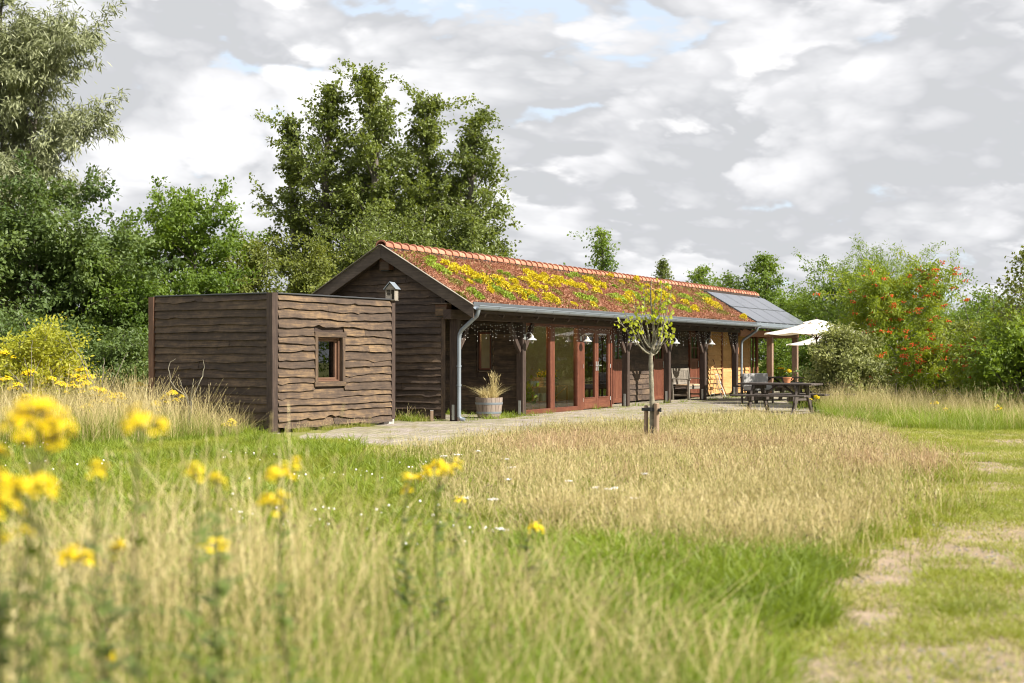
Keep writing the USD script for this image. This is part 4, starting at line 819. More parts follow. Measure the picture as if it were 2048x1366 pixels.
plant('verge_dry_grass', 'pale dry grass stalks under the rowan and shrubs', pr_tall, fill(RTALL, 20, lambda x, y: np.clip((N2(x, y, 0.35, 91) - 0.4) * 5, 0, 1)), 0.7, 1.1, lambda x, y: 0.8 + 0 * x)
LTALL = Polygon(gp([(-200, 894), (150, 897), (400, 888), (500, 880), (535, 876), (515, 866), (300, 850), (-200, 845)])).buffer(0).difference(Polygon([_sw(-0.25, -0.2), _sw(-0.25, 3.2), _sw(3, 3.2), _sw(3, -0.2)]))
plant('shed_side_dry_grass', 'tall dry grass growing along the left wall of the shed', pr_tall, fill(LTALL, 42, lambda x, y: 1 - 0.72 * np.clip((1024 + F * x / y - 440) / 90, 0, 1)), 0.8, 1.15, lambda x, y: 1.0 * np.clip(0.62 + 0.75 * N2(x, y, 0.6, 15), 0.4, 1.2) * (1 - 0.55 * np.clip((1024 + F * x / y - 400) / 130, 0, 1)))
plant('shed_side_green_grass', 'green grass at the foot of the dry grass by the shed', pr_tallg, fill(LTALL, 24), 0.7, 1.1, lambda x, y: 0.45 + 0 * x)
BACKL = Polygon([(-16, 26.5), (-5.5, 25.5), (-6.8, 29), (-4, 33), (-16, 36)])
plant('rough_grass', 'rough green grass below the bushes left of the shed', pr_tallg, fill(BACKL, 14), 0.8, 1.3, lambda x, y: 0.8 + 0 * x)
FARR = Polygon([(7.6, 35.5), (20, 34), (24, 60), (11, 60), (9.6, 44)])
plant('far_grass', 'grass beyond the tables under the trees', pr_tallg, fill(FARR, 7), 0.8, 1.3, lambda x, y: 0.5 + 0 * x)
# weeds: joints of the paving, foot of the walls
wx, wy = fill(PAVE, 22, lambda x, y: np.clip((N2(x, y, 0.9, 51) - 0.40) * 6, 0, 1) * (0.25 + 0.75 * np.clip((4 - (y - 21)) / 6, 0.15, 1)))
dB = (wx - BX) * -math.cos(TH) + (wy - BY) * math.sin(TH); ok = dB < -0.25
plant('paving_weeds', 'small grass tufts in the joints of the paving', pr_dry_short + pr_short[:2], (wx[ok], wy[ok]), 0.3, 0.8)
def along(pts, n, jit):
    p = np.array(pts); k = GR.integers(0, len(p) - 1, n); t = GR.random(n)[:, None]; q = p[k] * (1 - t) + p[k + 1] * t + GR.normal(0, jit, (n, 2)); return q[:, 0], q[:, 1]
foot = along([_sw(0.2, -0.18), _sw(1.6, -0.16), _sw(2.6, -0.15)], 46, 0.07)
plant('shed_foot_weeds', 'dry grass tufts under the front edge of the shed', pr_yel, foot, 0.4, 0.9)
foot = along([tuple(barn_world(-0.25, 2.2)[:2]), tuple(barn_world(-0.2, 1.1)[:2]), tuple(barn_world(-0.22, 0.5)[:2])], 60, 0.14)
plant('gable_foot_weeds', 'weeds and seeding grass at the foot of the gable wall', pr_yel + pr_lush[:2], foot, 0.5, 1.3)
f1 = along([tuple(barn_world(0.3, -0.2)[:2]), tuple(barn_world(3.1, -0.25)[:2])], 46, 0.10); f2 = along([tuple(barn_world(3.4, -0.15)[:2]), tuple(barn_world(19.5, -0.15)[:2])], 40, 0.07); f3 = along([tuple(barn_world(2.9, 0.1)[:2]), tuple(barn_world(2.9, 2.0)[:2])], 40, 0.1)
plant('wall_foot_weeds', 'weeds at the foot of the posts and glazing', pr_dry_short + pr_lush2, (np.r_[f1[0], f2[0], f3[0]], np.r_[f1[1], f2[1], f3[1]]), 0.5, 1.1)

# pebbles, bits of dead grass and small rosettes on the worn ground
_ic = trimesh.creation.icosahedron(); _iv, _if = np.asarray(_ic.vertices), np.asarray(_ic.faces)
px_, py_ = fill(TRACK, 130, lambda x, y: np.clip(18.0 / y, 0.2, 1) * np.clip((N2(x, y, 1.7, 87) - 0.3) * 3, 0.1, 1))
instancer('pebbles', 'small pebbles and grit lying on the dirt track', [[('stone', (_iv * [0.011, 0.008, 0.006], _if), M['gravel'])], [('stone', (_iv * [0.006, 0.007, 0.004], _if), M['gravel'])]], np.stack([px_, py_, gz(px_, py_) + 0.010], -1), GR.integers(0, 2, len(px_)), GR.uniform(0.5, 1.9, len(px_)), GR.uniform(0, 6.28, len(px_)))
def litter(r, n):
    a = r.uniform(0, 2 * PI, n); p = np.c_[r.normal(0, 0.10, (n, 2)), r.uniform(0.002, 0.02, n)]; d = np.c_[np.cos(a), np.sin(a), r.normal(0, 0.12, n)] * r.uniform(0.02, 0.07, (n, 1)); s = np.c_[-np.sin(a), np.cos(a), np.zeros(n)] * 0.0022
    v = np.stack([p - s, p + s, p + d + s, p + d - s], 1).reshape(-1, 3); o = np.arange(n)[:, None] * 4; return v, np.vstack([o + [0, 1, 2], o + [0, 2, 3]])
lx, ly = fill(TRACK, 26, lambda x, y: np.clip(20.0 / y, 0.3, 1))
instancer('dead_grass', 'bits of dead grass scattered on the dirt track', [[('bits', litter(GR, 26), M['straw'])] for _ in range(3)], np.stack([lx, ly, gz(lx, ly) + 0.010], -1), GR.integers(0, 3, len(lx)), GR.uniform(0.7, 1.4, len(lx)), GR.uniform(0, 6.28, len(lx)))

# ------------------------------------------------------------------ trees and shrubs
def lfm(name, cols, tr=0.3, *a, **k):
    return leaf(name, [tuple(np.array(c) * (2.35, 2.05, 1.45)) for c in cols], tr + 0.10, *a, **k)
M['bark'] = flat('bark', (0.13, 0.115, 0.095), 0.95, 0, 0.35, 9.0, 0.6)
M['bark_pale'] = flat('bark_pale', (0.27, 0.25, 0.21), 0.95, 0, 0.3, 12.0, 0.5)
M['lf_alder'] = lfm('lf_alder', [(0.042, 0.064, 0.022), (0.072, 0.102, 0.034), (0.112, 0.138, 0.046), (0.165, 0.166, 0.060)], 0.26, rough=0.42, spread=0.55, nscale=0.7, spec=0.5)
M['lf_dark'] = lfm('lf_dark', [(0.026, 0.050, 0.020), (0.048, 0.080, 0.030), (0.074, 0.110, 0.040), (0.115, 0.145, 0.048)], 0.25, rough=0.5, spread=0.5, nscale=0.6)
M['lf_mid'] = lfm('lf_mid', [(0.035, 0.068, 0.016), (0.065, 0.11, 0.022), (0.105, 0.155, 0.03), (0.155, 0.19, 0.04)], 0.32, rough=0.5, spread=0.55, nscale=0.7)
M['lf_olive'] = lfm('lf_olive', [(0.05, 0.072, 0.022), (0.085, 0.11, 0.032), (0.13, 0.145, 0.042), (0.18, 0.165, 0.055)], 0.28, rough=0.55, spread=0.6, nscale=0.9)
M['lf_bright'] = lfm('lf_bright', [(0.045, 0.082, 0.018), (0.080, 0.128, 0.028), (0.125, 0.17, 0.038), (0.175, 0.195, 0.055)], 0.36, rough=0.5, spread=0.55, nscale=0.6)
M['lf_willow'] = leaf('lf_willow', [(0.17, 0.19, 0.09), (0.28, 0.30, 0.16), (0.38, 0.39, 0.25), (0.48, 0.48, 0.34)], 0.25, (1.1, 1.15, 0.8), rough=0.45, spread=0.65, nscale=0.5, spec=0.5)
M['lf_grey'] = lfm('lf_grey', [(0.07, 0.09, 0.045), (0.12, 0.145, 0.07), (0.175, 0.195, 0.10), (0.22, 0.20, 0.13)], 0.25, (1.1, 1.15, 0.7), rough=0.6, spread=0.6, nscale=1.2)
M['lf_rowan'] = lfm('lf_rowan', [(0.055, 0.095, 0.016), (0.10, 0.145, 0.022), (0.165, 0.185, 0.028), (0.25, 0.20, 0.04)], 0.36, rough=0.5, spread=0.5, nscale=1.0)
M['lf_yellow'] = lfm('lf_yellow', [(0.12, 0.15, 0.028), (0.19, 0.215, 0.038), (0.27, 0.265, 0.05), (0.33, 0.26, 0.06)], 0.36, rough=0.55, spread=0.6, nscale=1.4)
M['lf_young'] = lfm('lf_young', [(0.14, 0.19, 0.025), (0.21, 0.25, 0.03), (0.29, 0.30, 0.04), (0.36, 0.28, 0.05)], 0.4, rough=0.45, spread=0.8, nscale=2.0)
M['berry'] = leaf('berry', [(0.52, 0.07, 0.010), (0.68, 0.14, 0.013), (0.72, 0.22, 0.02)], 0.05, (1, 1, 1), rough=0.35, spread=0.7)
# how a crown is built: base of the crown, width along the height, limbs' rise at the bottom and top, leaf length, leaf width / length, hang
STY = {
    'alder': dict(h0=0.14, prof=lambda h: (1 - h) ** 1.05 * (0.45 + 0.55 * np.minimum(1, h * 3.5)) + 0.05, e=(0.40, 1.15), leaf=0.115, asp=0.66, droop=0.25, limbs=46, tw=0.42, jit=0.075),
    'round': dict(h0=0.05, prof=lambda h: np.sqrt(np.clip(1 - (1.75 * h - 0.80) ** 2, 0.02, 1)), e=(0.0, 1.1), leaf=0.105, asp=0.62, droop=0.25, limbs=48, tw=0.34, jit=0.10),
    'bush': dict(h0=0.02, prof=lambda h: np.clip(1.05 - 0.75 * h ** 1.6, 0.1, 1), e=(0.12, 1.25), leaf=0.10, asp=0.55, droop=0.2, limbs=46, tw=0.36, jit=0.11),
    'willow': dict(h0=0.22, prof=lambda h: np.clip(0.95 - 0.35 * (2 * h - 0.9) ** 2, 0.15, 1), e=(0.25, 1.0), leaf=0.15, asp=0.22, droop=0.55, limbs=62, tw=0.40, jit=0.13),
    'birch': dict(h0=0.18, prof=lambda h: (1 - h) ** 0.8 * (0.4 + 0.6 * np.minimum(1, h * 3)), e=(0.35, 0.85), leaf=0.10, asp=0.7, droop=0.5, limbs=34, tw=0.40, jit=0.09),
    'rowan': dict(h0=0.16, prof=lambda h: np.sqrt(np.clip(1 - (1.7 * h - 0.72) ** 2, 0.03, 1)), e=(0.1, 1.0), leaf=0.125, asp=0.30, droop=0.35, limbs=44, tw=0.36, jit=0.10),
}
def crown(seed, H, Rw, style, nleaf, lean=(0, 0), stems=1, tr=None, size=1.0):
    """limbs, twigs and leaves of one tree at the origin: (trunk MB, limbs MB, leaf v, leaf f, twig tips)"""
    r = np.random.default_rng(seed); S = STY[style]; trunk, limbs = MB(), MB(); tr = tr or 0.018 * H + 0.02
    paths = []
    for k in range(stems):
        a = r.uniform(0, 2 * PI); sp = 0 if stems == 1 else Rw * r.uniform(0.12, 0.42)
        t = np.linspace(0, 1, 9); hh = H * (1 if k == 0 else r.uniform(0.72, 0.97))
        wob = np.cumsum(r.normal(0, 0.010 * H, (9, 2)), axis=0) * t[:, None]
        p = np.c_[sp * np.cos(a) * t ** 0.8 + lean[0] * t + wob[:, 0], sp * np.sin(a) * t ** 0.8 + lean[1] * t + wob[:, 1], hh * t * 0.985]
        paths.append(p); trunk.tube(p, tr * (1 - 0.92 * t) / math.sqrt(stems) * (1.15 if stems > 1 else 1) + 0.006, 8)
    TA, TB = [], []
    for i in range(S['limbs']):
        h = S['h0'] + (0.98 - S['h0']) * (i + r.random()) / S['limbs']; p = paths[i % stems]; q = np.clip(h * 8, 0, 7.999); k = int(q)
        a0 = p[k] + (p[k + 1] - p[k]) * (q - k); az = i * 2.39996 + r.normal(0, 0.4)
        el = S['e'][0] + (S['e'][1] - S['e'][0]) * h + r.normal(0, 0.16); L = Rw * float(S['prof'](np.array((h - S['h0']) / (1 - S['h0'])))) * r.uniform(0.62, 1.22) / max(math.cos(min(el, 1.1)), 0.5) * (0.75 if stems > 1 else 1) + 0.1
        d = np.array([math.cos(az) * math.cos(el), math.sin(az) * math.cos(el), math.sin(el)]); t = np.linspace(0, 1, 5)[:, None]
        pl = a0 + d * L * t + np.array([0, 0, 1.0]) * (0.12 * L * t ** 2 - S['droop'] * 0.22 * L * t ** 3) + np.cumsum(r.normal(0, 0.025 * L, (5, 3)), 0) * t
        limbs.tube(pl, np.linspace(max(tr * 0.34 * (1 - 0.7 * h), 0.010), 0.005, 5), 4, cap=False)
        TA.append(pl[2:4]); TB.append(pl[3:5])
        m = 9; u = r.uniform(0.18, 1.0, m) * 4; ku = np.minimum(u.astype(int), 3); st = pl[ku] + (pl[ku + 1] - pl[ku]) * (u - ku)[:, None]
        dd = d * 0.55 + r.normal(0, 0.75, (m, 3)) + [0, 0, 0.22 - S['droop'] * 0.5]; dd /= np.linalg.norm(dd, axis=1, keepdims=True)
        en = st + dd * (S['tw'] * L * r.uniform(0.5, 1.15, (m, 1)) + 0.16)
        for a, b in zip(st, en): limbs.tube([a, (a + b) / 2 + [0, 0, 0.02], b], [0.006, 0.0045, 0.003], 3, cap=False)
        TA.append(st); TB.append(en)
    for p in paths:                                       # the leaders carry leaves too
        TA.append(p[6:8]); TB.append(p[7:9]); m = 7
        st = p[8] - [0, 0, 1] * r.uniform(0, 0.10 * H, (m, 1)); en = st + r.normal(0, 0.045 * H, (m, 3)) * [1, 1, 0.4] + [0, 0, 0.025 * H]; TA.append(st); TB.append(en)
    A, B = np.vstack(TA), np.vstack(TB); ln = np.linalg.norm(B - A, axis=1) + 0.05; pk = r.choice(len(A), nleaf, p=ln / ln.sum()); u = r.uniform(0.12, 1.08, (nleaf, 1))
    P = A[pk] + (B - A)[pk] * u + r.normal(0, S['jit'] * (0.7 + 0.1 * Rw), (nleaf, 3)); P[:, 2] = np.maximum(P[:, 2], 0.05)
    ax = (B - A)[pk] / ln[pk][:, None] * 0.5 + r.normal(0, 0.6, (nleaf, 3)) + [0, 0, -S['droop'] * 1.3]; ax /= np.linalg.norm(ax, axis=1, keepdims=True)
    nm = r.normal(0, 0.62, (nleaf, 3)) + [0.15, -0.1, 0.75]; sd = np.cross(ax, nm); sd /= np.linalg.norm(sd, axis=1, keepdims=True) + 1e-9; up = np.cross(sd, ax)
    kz = H / max(np.quantile(P[:, 2], 0.9985), 0.1); kr = Rw / max(np.quantile(np.abs(P[:, 0] - np.median(P[:, 0])), 0.975), 0.1); kk = np.array([kr, kr, kz]); P = P * kk
    for mb in (trunk, limbs): mb.v = [q * kk for q in mb.v]
    B = B * kk
    s = S['leaf'] * size * r.uniform(0.6, 1.35, (nleaf, 1)); w = s * S['asp'] / 2
    v = np.stack([P, P + ax * s * 0.48 + sd * w + up * w * 0.35, P + ax * s, P + ax * s * 0.48 - sd * w + up * w * 0.35], 1).reshape(-1, 3); b = np.arange(nleaf)[:, None] * 4
    return trunk, limbs, v, np.vstack([b + [0, 1, 2], b + [0, 2, 3]]), B
def tree(name, label, cat, px, d, top, half, style, mat, nleaf, seed, group=None, bark='bark', stems=1, lean=(0, 0), z0=None, tr=None, size=1.0, rot=0.0):
    x = ray(px, d); zg = float(gz(np.array([x]), np.array([float(d)]))[0]) - 0.05 if z0 is None else z0
    t = thing(name, label, cat, (x, d, zg), rot, group); H = height_at(top, d) - zg
    tk, lb, v, f, tips = crown(seed, H, half * d / F, style, nleaf, lean, stems, tr, size)
    tk.build('trunk', M[bark], t, smooth=True); lb.build('limbs', M[bark], t, smooth=True); MB().add(v, f).build('crown', M[mat], t)
    return t, tips
TRE = [
    # name, label, category, column, distance, top row, half width px, style, material, leaves, seed, more
    ('willow_tree', 'tall silvery willow reaching past the top left corner of the picture', 'tree', 2, 41.0, -150, 152, 'willow', 'lf_willow', 30000, 3, dict(stems=3, size=1.2)),
    ('maple_tree', 'dark dense maple in front of the silvery willow at the left edge', 'tree', 40, 36.5, 335, 190, 'round', 'lf_dark', 26000, 4, dict(stems=3)),
    ('maple_tree', 'dark rounded maple bush just right of the big dark maple', 'tree', 165, 37.5, 430, 125, 'round', 'lf_dark', 15000, 5, dict(stems=3)),
    ('hazel_shrub', 'pointed fresh green tree behind the left end of the shed', 'tree', 372, 42.0, 362, 120, 'round', 'lf_mid', 17000, 6, dict(stems=3)),
    ('hazel_shrub', 'low fresh green shrub filling the gap left of the shed', 'shrub', 262, 37.0, 520, 100, 'bush', 'lf_mid', 13000, 7, dict(stems=4)),
    ('hazel_shrub', 'leafy green shrub with loose top left of the pointed tree', 'shrub', 268, 43.0, 428, 90, 'bush', 'lf_mid', 11000, 8, dict(stems=4)),
    ('olive_shrub', 'olive green shrub behind the middle of the shed roof', 'shrub', 500, 43.5, 470, 105, 'bush', 'lf_olive', 14000, 9, dict(stems=4)),
    ('olive_shrub', 'olive green shrub touching the left slope of the barn gable', 'shrub', 615, 45.0, 485, 90, 'bush', 'lf_olive', 13000, 10, dict(stems=4)),
    ('alder_tree', 'leftmost slender spire of the tall alder clump, with open lower sprays', 'tree', 606, 50.5, 225, 72, 'alder', 'lf_alder', 7500, 11, dict(lean=(-0.35, 0))),
    ('alder_tree', 'second spire from the left in the tall alder clump', 'tree', 668, 50.0, 168, 88, 'alder', 'lf_alder', 10000, 12, dict(lean=(-0.4, 0))),
    ('alder_tree', 'tallest spire in the middle of the alder clump behind the ridge', 'tree', 768, 49.0, 128, 96, 'alder', 'lf_alder', 13500, 13, dict(lean=(-0.15, 0))),
    ('alder_tree', 'alder spire right of the tallest one, its top leaning right', 'tree', 842, 50.5, 178, 90, 'alder', 'lf_alder', 10500, 14, dict(lean=(0.3, 0))),
    ('alder_tree', 'rightmost alder spire with a lone spray reaching to the right', 'tree', 914, 50.0, 220, 88, 'alder', 'lf_alder', 9000, 15, dict(lean=(0.2, 0))),
    ('alder_tree', 'lower alder filling the gap between the second spire and the tallest', 'tree', 716, 51.5, 292, 96, 'round', 'lf_alder', 11000, 46, dict(stems=3)),
    ('alder_tree', 'lower alder filling the gap right of the tallest spire', 'tree', 872, 51.5, 318, 92, 'round', 'lf_alder', 11000, 47, dict(stems=3)),
    ('alder_tree', 'broad low alder at the right foot of the tall clump', 'tree', 948, 48.5, 385, 90, 'round', 'lf_alder', 14000, 16, dict(stems=3)),
    ('alder_shrub', 'low alder bush just behind the barn ridge under the tall clump', 'shrub', 1015, 49.5, 478, 62, 'bush', 'lf_alder', 6000, 17, dict(stems=3)),
    ('alder_shrub', 'dark alder bush in the foot of the tall clump above the gable', 'shrub', 770, 46.5, 400, 150, 'bush', 'lf_alder', 15000, 18, dict(stems=4)),
    ('birch_tree', 'small birch rising alone behind the middle of the barn ridge', 'tree', 1208, 60.0, 455, 44, 'birch', 'lf_mid', 3000, 19, dict()),
    ('birch_tree', 'dark thin birch top behind the ridge above the young tree', 'tree', 1328, 62.0, 518, 24, 'birch', 'lf_alder', 2200, 20, dict()),
    ('birch_tree', 'pale feathery birch behind the ridge left of the solar panels', 'tree', 1396, 64.0, 532, 56, 'birch', 'lf_mid', 2800, 21, dict()),
    ('birch_tree', 'loose birch behind the ridge above the solar panels', 'tree', 1470, 66.0, 545, 58, 'birch', 'lf_mid', 3200, 22, dict()),
    ('birch_tree', 'slender tall birch just past the right end of the ridge', 'tree', 1540, 66.0, 508, 58, 'birch', 'lf_mid', 6500, 23, dict()),
    ('ash_tree', 'bright green rounded tree right of the solar roof', 'tree', 1605, 70.0, 562, 85, 'round', 'lf_bright', 11000, 24, dict(stems=2)),
    ('ash_tree', 'green tree with a jagged top left of the rowan', 'tree', 1678, 68.0, 512, 80, 'round', 'lf_mid', 10000, 25, dict(stems=2)),
    ('white_willow', 'large hazy green willow towering behind the rowan', 'tree', 1782, 62.0, 486, 118, 'willow', 'lf_bright', 11000, 26, dict(stems=3)),
    ('ash_tree', 'fresh green tree sloping down right of the large hazy willow', 'tree', 1880, 64.0, 600, 85, 'round', 'lf_bright', 9000, 27, dict(stems=2)),
    ('oak_tree', 'small dark tree between the rowan and the right edge', 'tree', 1945, 58.0, 585, 48, 'round', 'lf_mid', 6500, 28, dict(stems=2)),
    ('oak_tree', 'dark green tree low at the far right horizon', 'tree', 2030, 60.0, 612, 75, 'round', 'lf_mid', 9000, 29, dict(stems=2)),
    ('elder_shrub', 'bright shrub seen through the open porch beside the posts', 'shrub', 1560, 62.0, 668, 62, 'bush', 'lf_bright', 8000, 30, dict(stems=4)),
    ('elder_shrub', 'shrub behind the second porch post under the parasols', 'shrub', 1640, 58.0, 655, 62, 'bush', 'lf_mid', 8000, 31, dict(stems=4)),
    ('elder_shrub', 'dark shrub low behind the picnic tables', 'shrub', 1720, 52.0, 650, 80, 'bush', 'lf_dark', 9000, 32, dict(stems=4)),
    ('buddleja_shrub', 'grey green shrub with drooping twigs overlapping the parasols', 'shrub', 1704, 37.6, 650, 72, 'bush', 'lf_grey', 12000, 33, dict(stems=5, size=0.85)),
    ('spindle_shrub', 'mixed green shrub between the two rowan trunks', 'shrub', 1878, 40.5, 640, 92, 'bush', 'lf_olive', 10000, 34, dict(stems=4)),
    ('spindle_shrub', 'dark green bush filling the right edge below the loose branch', 'shrub', 2045, 35.0, 628, 95, 'bush', 'lf_bright', 13000, 35, dict(stems=4)),
    ('spindle_shrub', 'low dark bush under the right hand rowan berries', 'shrub', 1970, 37.5, 745, 70, 'bush', 'lf_dark', 6000, 36, dict(stems=4, size=0.8)),
    ('cherry_tree', 'loose branch tipped tree leaning in at the right edge', 'tree', 2090, 36.0, 490, 85, 'birch', 'lf_olive', 1300, 37, dict(lean=(-0.4, 0))),
    ('yellow_shrub', 'yellowish leafy sapling shrub at the left edge among ragwort', 'shrub', 76, 28.0, 640, 95, 'bush', 'lf_yellow', 8500, 38, dict(stems=5, bark='bark_pale', size=0.72)),
    ('yellow_shrub', 'small yellowish shrub right of the bigger one at the left', 'shrub', 150, 29.0, 705, 45, 'bush', 'lf_yellow', 2600, 39, dict(stems=4, bark='bark_pale', size=0.7)),
    ('hawthorn_shrub', 'dark low bush behind the yellowish sapling shrubs', 'shrub', 110, 33.5, 610, 150, 'bush', 'lf_dark', 13000, 40, dict(stems=4)),
    ('hawthorn_shrub', 'dark bush right against the left corner of the shed', 'shrub', 235, 33.0, 660, 82, 'bush', 'lf_dark', 9000, 41, dict(stems=4, size=0.85)),
]
for (nm, lb, ct, px, d, top, half, sty, mt, nl, sd, ex) in TRE:
    ex = dict(ex); ex['size'] = ex.get('size', 1.0) * 1.12; tree(nm, lb, ct, px, float(d), top, half, sty, mt, int(nl * (2.6 if sty == 'willow' else 1.7)), sd, **ex)
# trees that stand beside the picture and show only mirrored in the panes
mir, _ = tree('ash_tree', 'green tree standing past the right edge, mirrored in the panes', 'tree', 2900, 34.0, 420, 300, 'round', 'lf_mid', 14000, 61, stems=3)
for k, (x, y, s) in enumerate(((18, 21, 1.0), (27.0, 50, 1.25), (15.5, 44.5, 0.8))):
    dup(mir, (x, y, -0.15), k * 1.7, ['green tree past the right edge level with the shed', 'large green tree past the right edge level with the porch', 'green tree past the right edge behind the rowans'][k], scale=s)
# a far belt of woodland closes the view
wb = np.random.default_rng(77); ctr, lbs, v0, f0, _ = crown(71, 7.0, 3.6, 'round', 5200, stems=3, size=2.2)
ang = np.linspace(-0.80, 0.80, 44) + wb.normal(0, 0.012, 44); dist = 92 + wb.uniform(-6, 10, 44)
pos = np.c_[dist * np.sin(ang), dist * np.cos(ang), np.full(44, -0.2)]
instancer('woodland', 'far belt of woodland behind the barn and trees', [[('crown', (v0, f0), M['lf_mid']), ('trunk', (np.vstack(ctr.v), np.vstack(ctr.f)), M['bark'])]], pos, np.zeros(44, int), wb.uniform(0.62, 1.05, 44), wb.uniform(0, 6.28, 44))

# the two rowans with their berries
BR = np.random.default_rng(33); ic = trimesh.creation.icosahedron(); iv, if_ = np.asarray(ic.vertices), np.asarray(ic.faces)
def rowan(label, px, d, top, half, nleaf, seed, nb, lean=(0, 0)):
    t, tips = tree('rowan_tree', label, 'tree', px, d, top, half, 'rowan', 'lf_rowan', int(nleaf * 2.0), seed, bark='bark_pale', lean=lean, tr=0.055)
    tips = tips[(tips[:, 1] < -0.05 * half * d / F) & (tips[:, 2] > 0.9)] * [1.04, 1.12, 1.0] + [0, -0.06, 0]
    for c in tips[BR.choice(len(tips), min(nb, len(tips)), replace=False)]:
        n = int(BR.integers(9, 17)); o = c + BR.normal(0, 1, (n, 3)) * [0.05, 0.05, 0.026] + [0, 0, -0.03]; rr = BR.uniform(0.015, 0.021, (n, 1, 1))
        v = (o[:, None] + iv[None] * rr).reshape(-1, 3); f = (np.arange(n)[:, None, None] * 12 + if_[None]).reshape(-1, 3)
        MB().add(v, f).build('berry_cluster', M['berry'], t)
    return t
rowan('rowan tree heavy with orange red berries right of the parasols', 1792, 39.0, 506, 104, 11000, 51, 120)
rowan('smaller rowan with orange berries leaning out near the right edge', 1968, 37.0, 628, 76, 5500, 52, 62, lean=(0.1, 0))

# ------------------------------------------------------------------ things on and around the barn
ROTB = PI / 2 - TH
def on_barn(name, label, cat, s, t, z, rot=0.0, group=None):
    p = barn_world(s, t, z); return thing(name, label, cat, p, ROTB + rot, group)
# wall lamps: plate, goose neck, shade, glass and guard
def make_lamp(label, s, t):
    L = on_barn('wall_lamp', label, 'lamp', s, t, 1.80, 0, 'enamel lamps on the barn posts')
    MB().lathe([(0.0, -0.0), (0.045, 0.0), (0.045, 0.012), (0.03, 0.02), (0.0, 0.022)], n=14).build('plate', M['galv'], L) if False else MB().box((-0.045, -0.018, -0.06), (0.045, 0.0, 0.06)).build('plate', M['galv'], L)
    k = np.linspace(0, PI, 9); pts = np.c_[np.zeros(9), -0.02 - 0.085 * (1 - np.cos(k)), 0.02 + 0.075 * np.sin(k)]
    MB().tube(pts, 0.010, 8).build('arm', M['galv'], L, smooth=True)
    y = -0.19
    MB().lathe([(0.022, 0.03), (0.034, 0.025), (0.040, -0.02), (0.075, -0.045), (0.115, -0.075), (0.112, -0.079), (0.070, -0.050), (0.034, -0.028)], (0, y, 0), 20).build('shade', M['white_metal'], L, smooth=40)
    MB().lathe([(0.036, -0.05), (0.038, -0.10), (0.028, -0.135), (0.0, -0.145)], (0, y, 0), 12).build('glass_cover', M['glass'], L, smooth=True)
    g = MB()
    for a in range(4): c, s_ = math.cos(a * PI / 2), math.sin(a * PI / 2); g.tube([(0.043 * c, y + 0.043 * s_, -0.06), (0.043 * c, y + 0.043 * s_, -0.12), (0.0, y, -0.158)], 0.003, 4)
    g.build('guard', M['galv'], L)
    return L
l0 = make_lamp('enamel wall lamp on the first post left of the glazed front', PS[1], -0.088)
for s, t, lb in ((6.62, -0.002, 'enamel wall lamp on the red mullion left of the double glass doors'), (PS[2], -0.088, 'enamel wall lamp on the post behind the young tree crown'), (PS[3], -0.088, 'enamel wall lamp on the post left of the garden bench'), (PS[4], -0.088, 'enamel wall lamp on the post right of the garden bench')):
    dup(l0, barn_world(s, t, 1.80), ROTB, lb)

# nest boxes and the little bird house
def nest(label, s, t, z, w, h, d):
    b = on_barn('nest_box', label, 'nest box', s, t, z)
    MB().box((-d, -w / 2, 0), (0, w / 2, h)).build('box', M['brown_frame'], b)
    MB().box((-d - 0.012, -w / 2 + 0.01, 0.005), (-d - 0.001, w / 2 - 0.01, h * 0.72)).build('front_panel', M['shed_wood'], b)
    MB().beam((-d / 2 - 0.03, -w / 2 - 0.04, h + 0.012), (-d / 2 - 0.03, w / 2 + 0.04, h + 0.012), 0.022, d + 0.08, up=(0, 0, 1)).build('lid', M['barge'], b)
    MB().box((-d + 0.01, -w / 2 + 0.03, -0.02), (-0.02, w / 2 - 0.03, -0.001)).build('slot', M['black_rubber'], b)
nest('square wooden nest box high under the point of the gable', -0.04, 1.55, 3.19, 0.24, 0.24, 0.19)
nest('square wooden nest box on top of the barn front corner post', -0.05, 0.16, 2.20, 0.27, 0.24, 0.20)
bh = thing('bird_house', 'small grey bird house standing on the right corner post of the shed', 'bird house', shed_world(SL - 0.01, 0.0, SH - 0.008), ROTB + 0.12)
MB().box((-0.09, -0.105, 0), (0.09, 0.105, 0.018)).build('base', M['grey_wood'], bh)
MB().box((0.075, -0.10, 0.018), (0.09, 0.10, 0.24)).build('back_panel', M['grey_wood'], bh)
MB().box((-0.09, -0.10, 0.018), (0.075, -0.085, 0.24)).build('side_panel', M['grey_wood'], bh); MB().box((-0.09, 0.085, 0.018), (0.075, 0.10, 0.24)).build('side_panel', M['grey_wood'], bh)
MB().box((-0.09, -0.005, 0.018), (-0.075, 0.085, 0.10)).build('front_panel', M['grey_wood'], bh)
for k in range(3): MB().box((-0.088, -0.005, 0.125 + k * 0.03), (-0.078, 0.085, 0.135 + k * 0.03)).build('front_slat', M['grey_wood'], bh)
MB().box((-0.09, -0.022, 0.018), (-0.075, -0.006, 0.215)).build('front_post', M['grey_wood'], bh); MB().box((-0.09, -0.085, 0.215), (-0.075, 0.085, 0.24)).build('front_rail', M['grey_wood'], bh)
MB().prism([(-0.10, 0.24), (0.0, 0.345), (0.10, 0.24)], 0, -0.088, 0.088).build('gable', M['grey_wood'], bh)
for sg in (-1, 1): MB().beam((0, sg * 0.140, 0.225), (0, sg * 0.002, 0.372), 0.010, 0.235, up=(0, sg * -0.7, -0.7)).build('roof_panel', M['zinc'], bh)

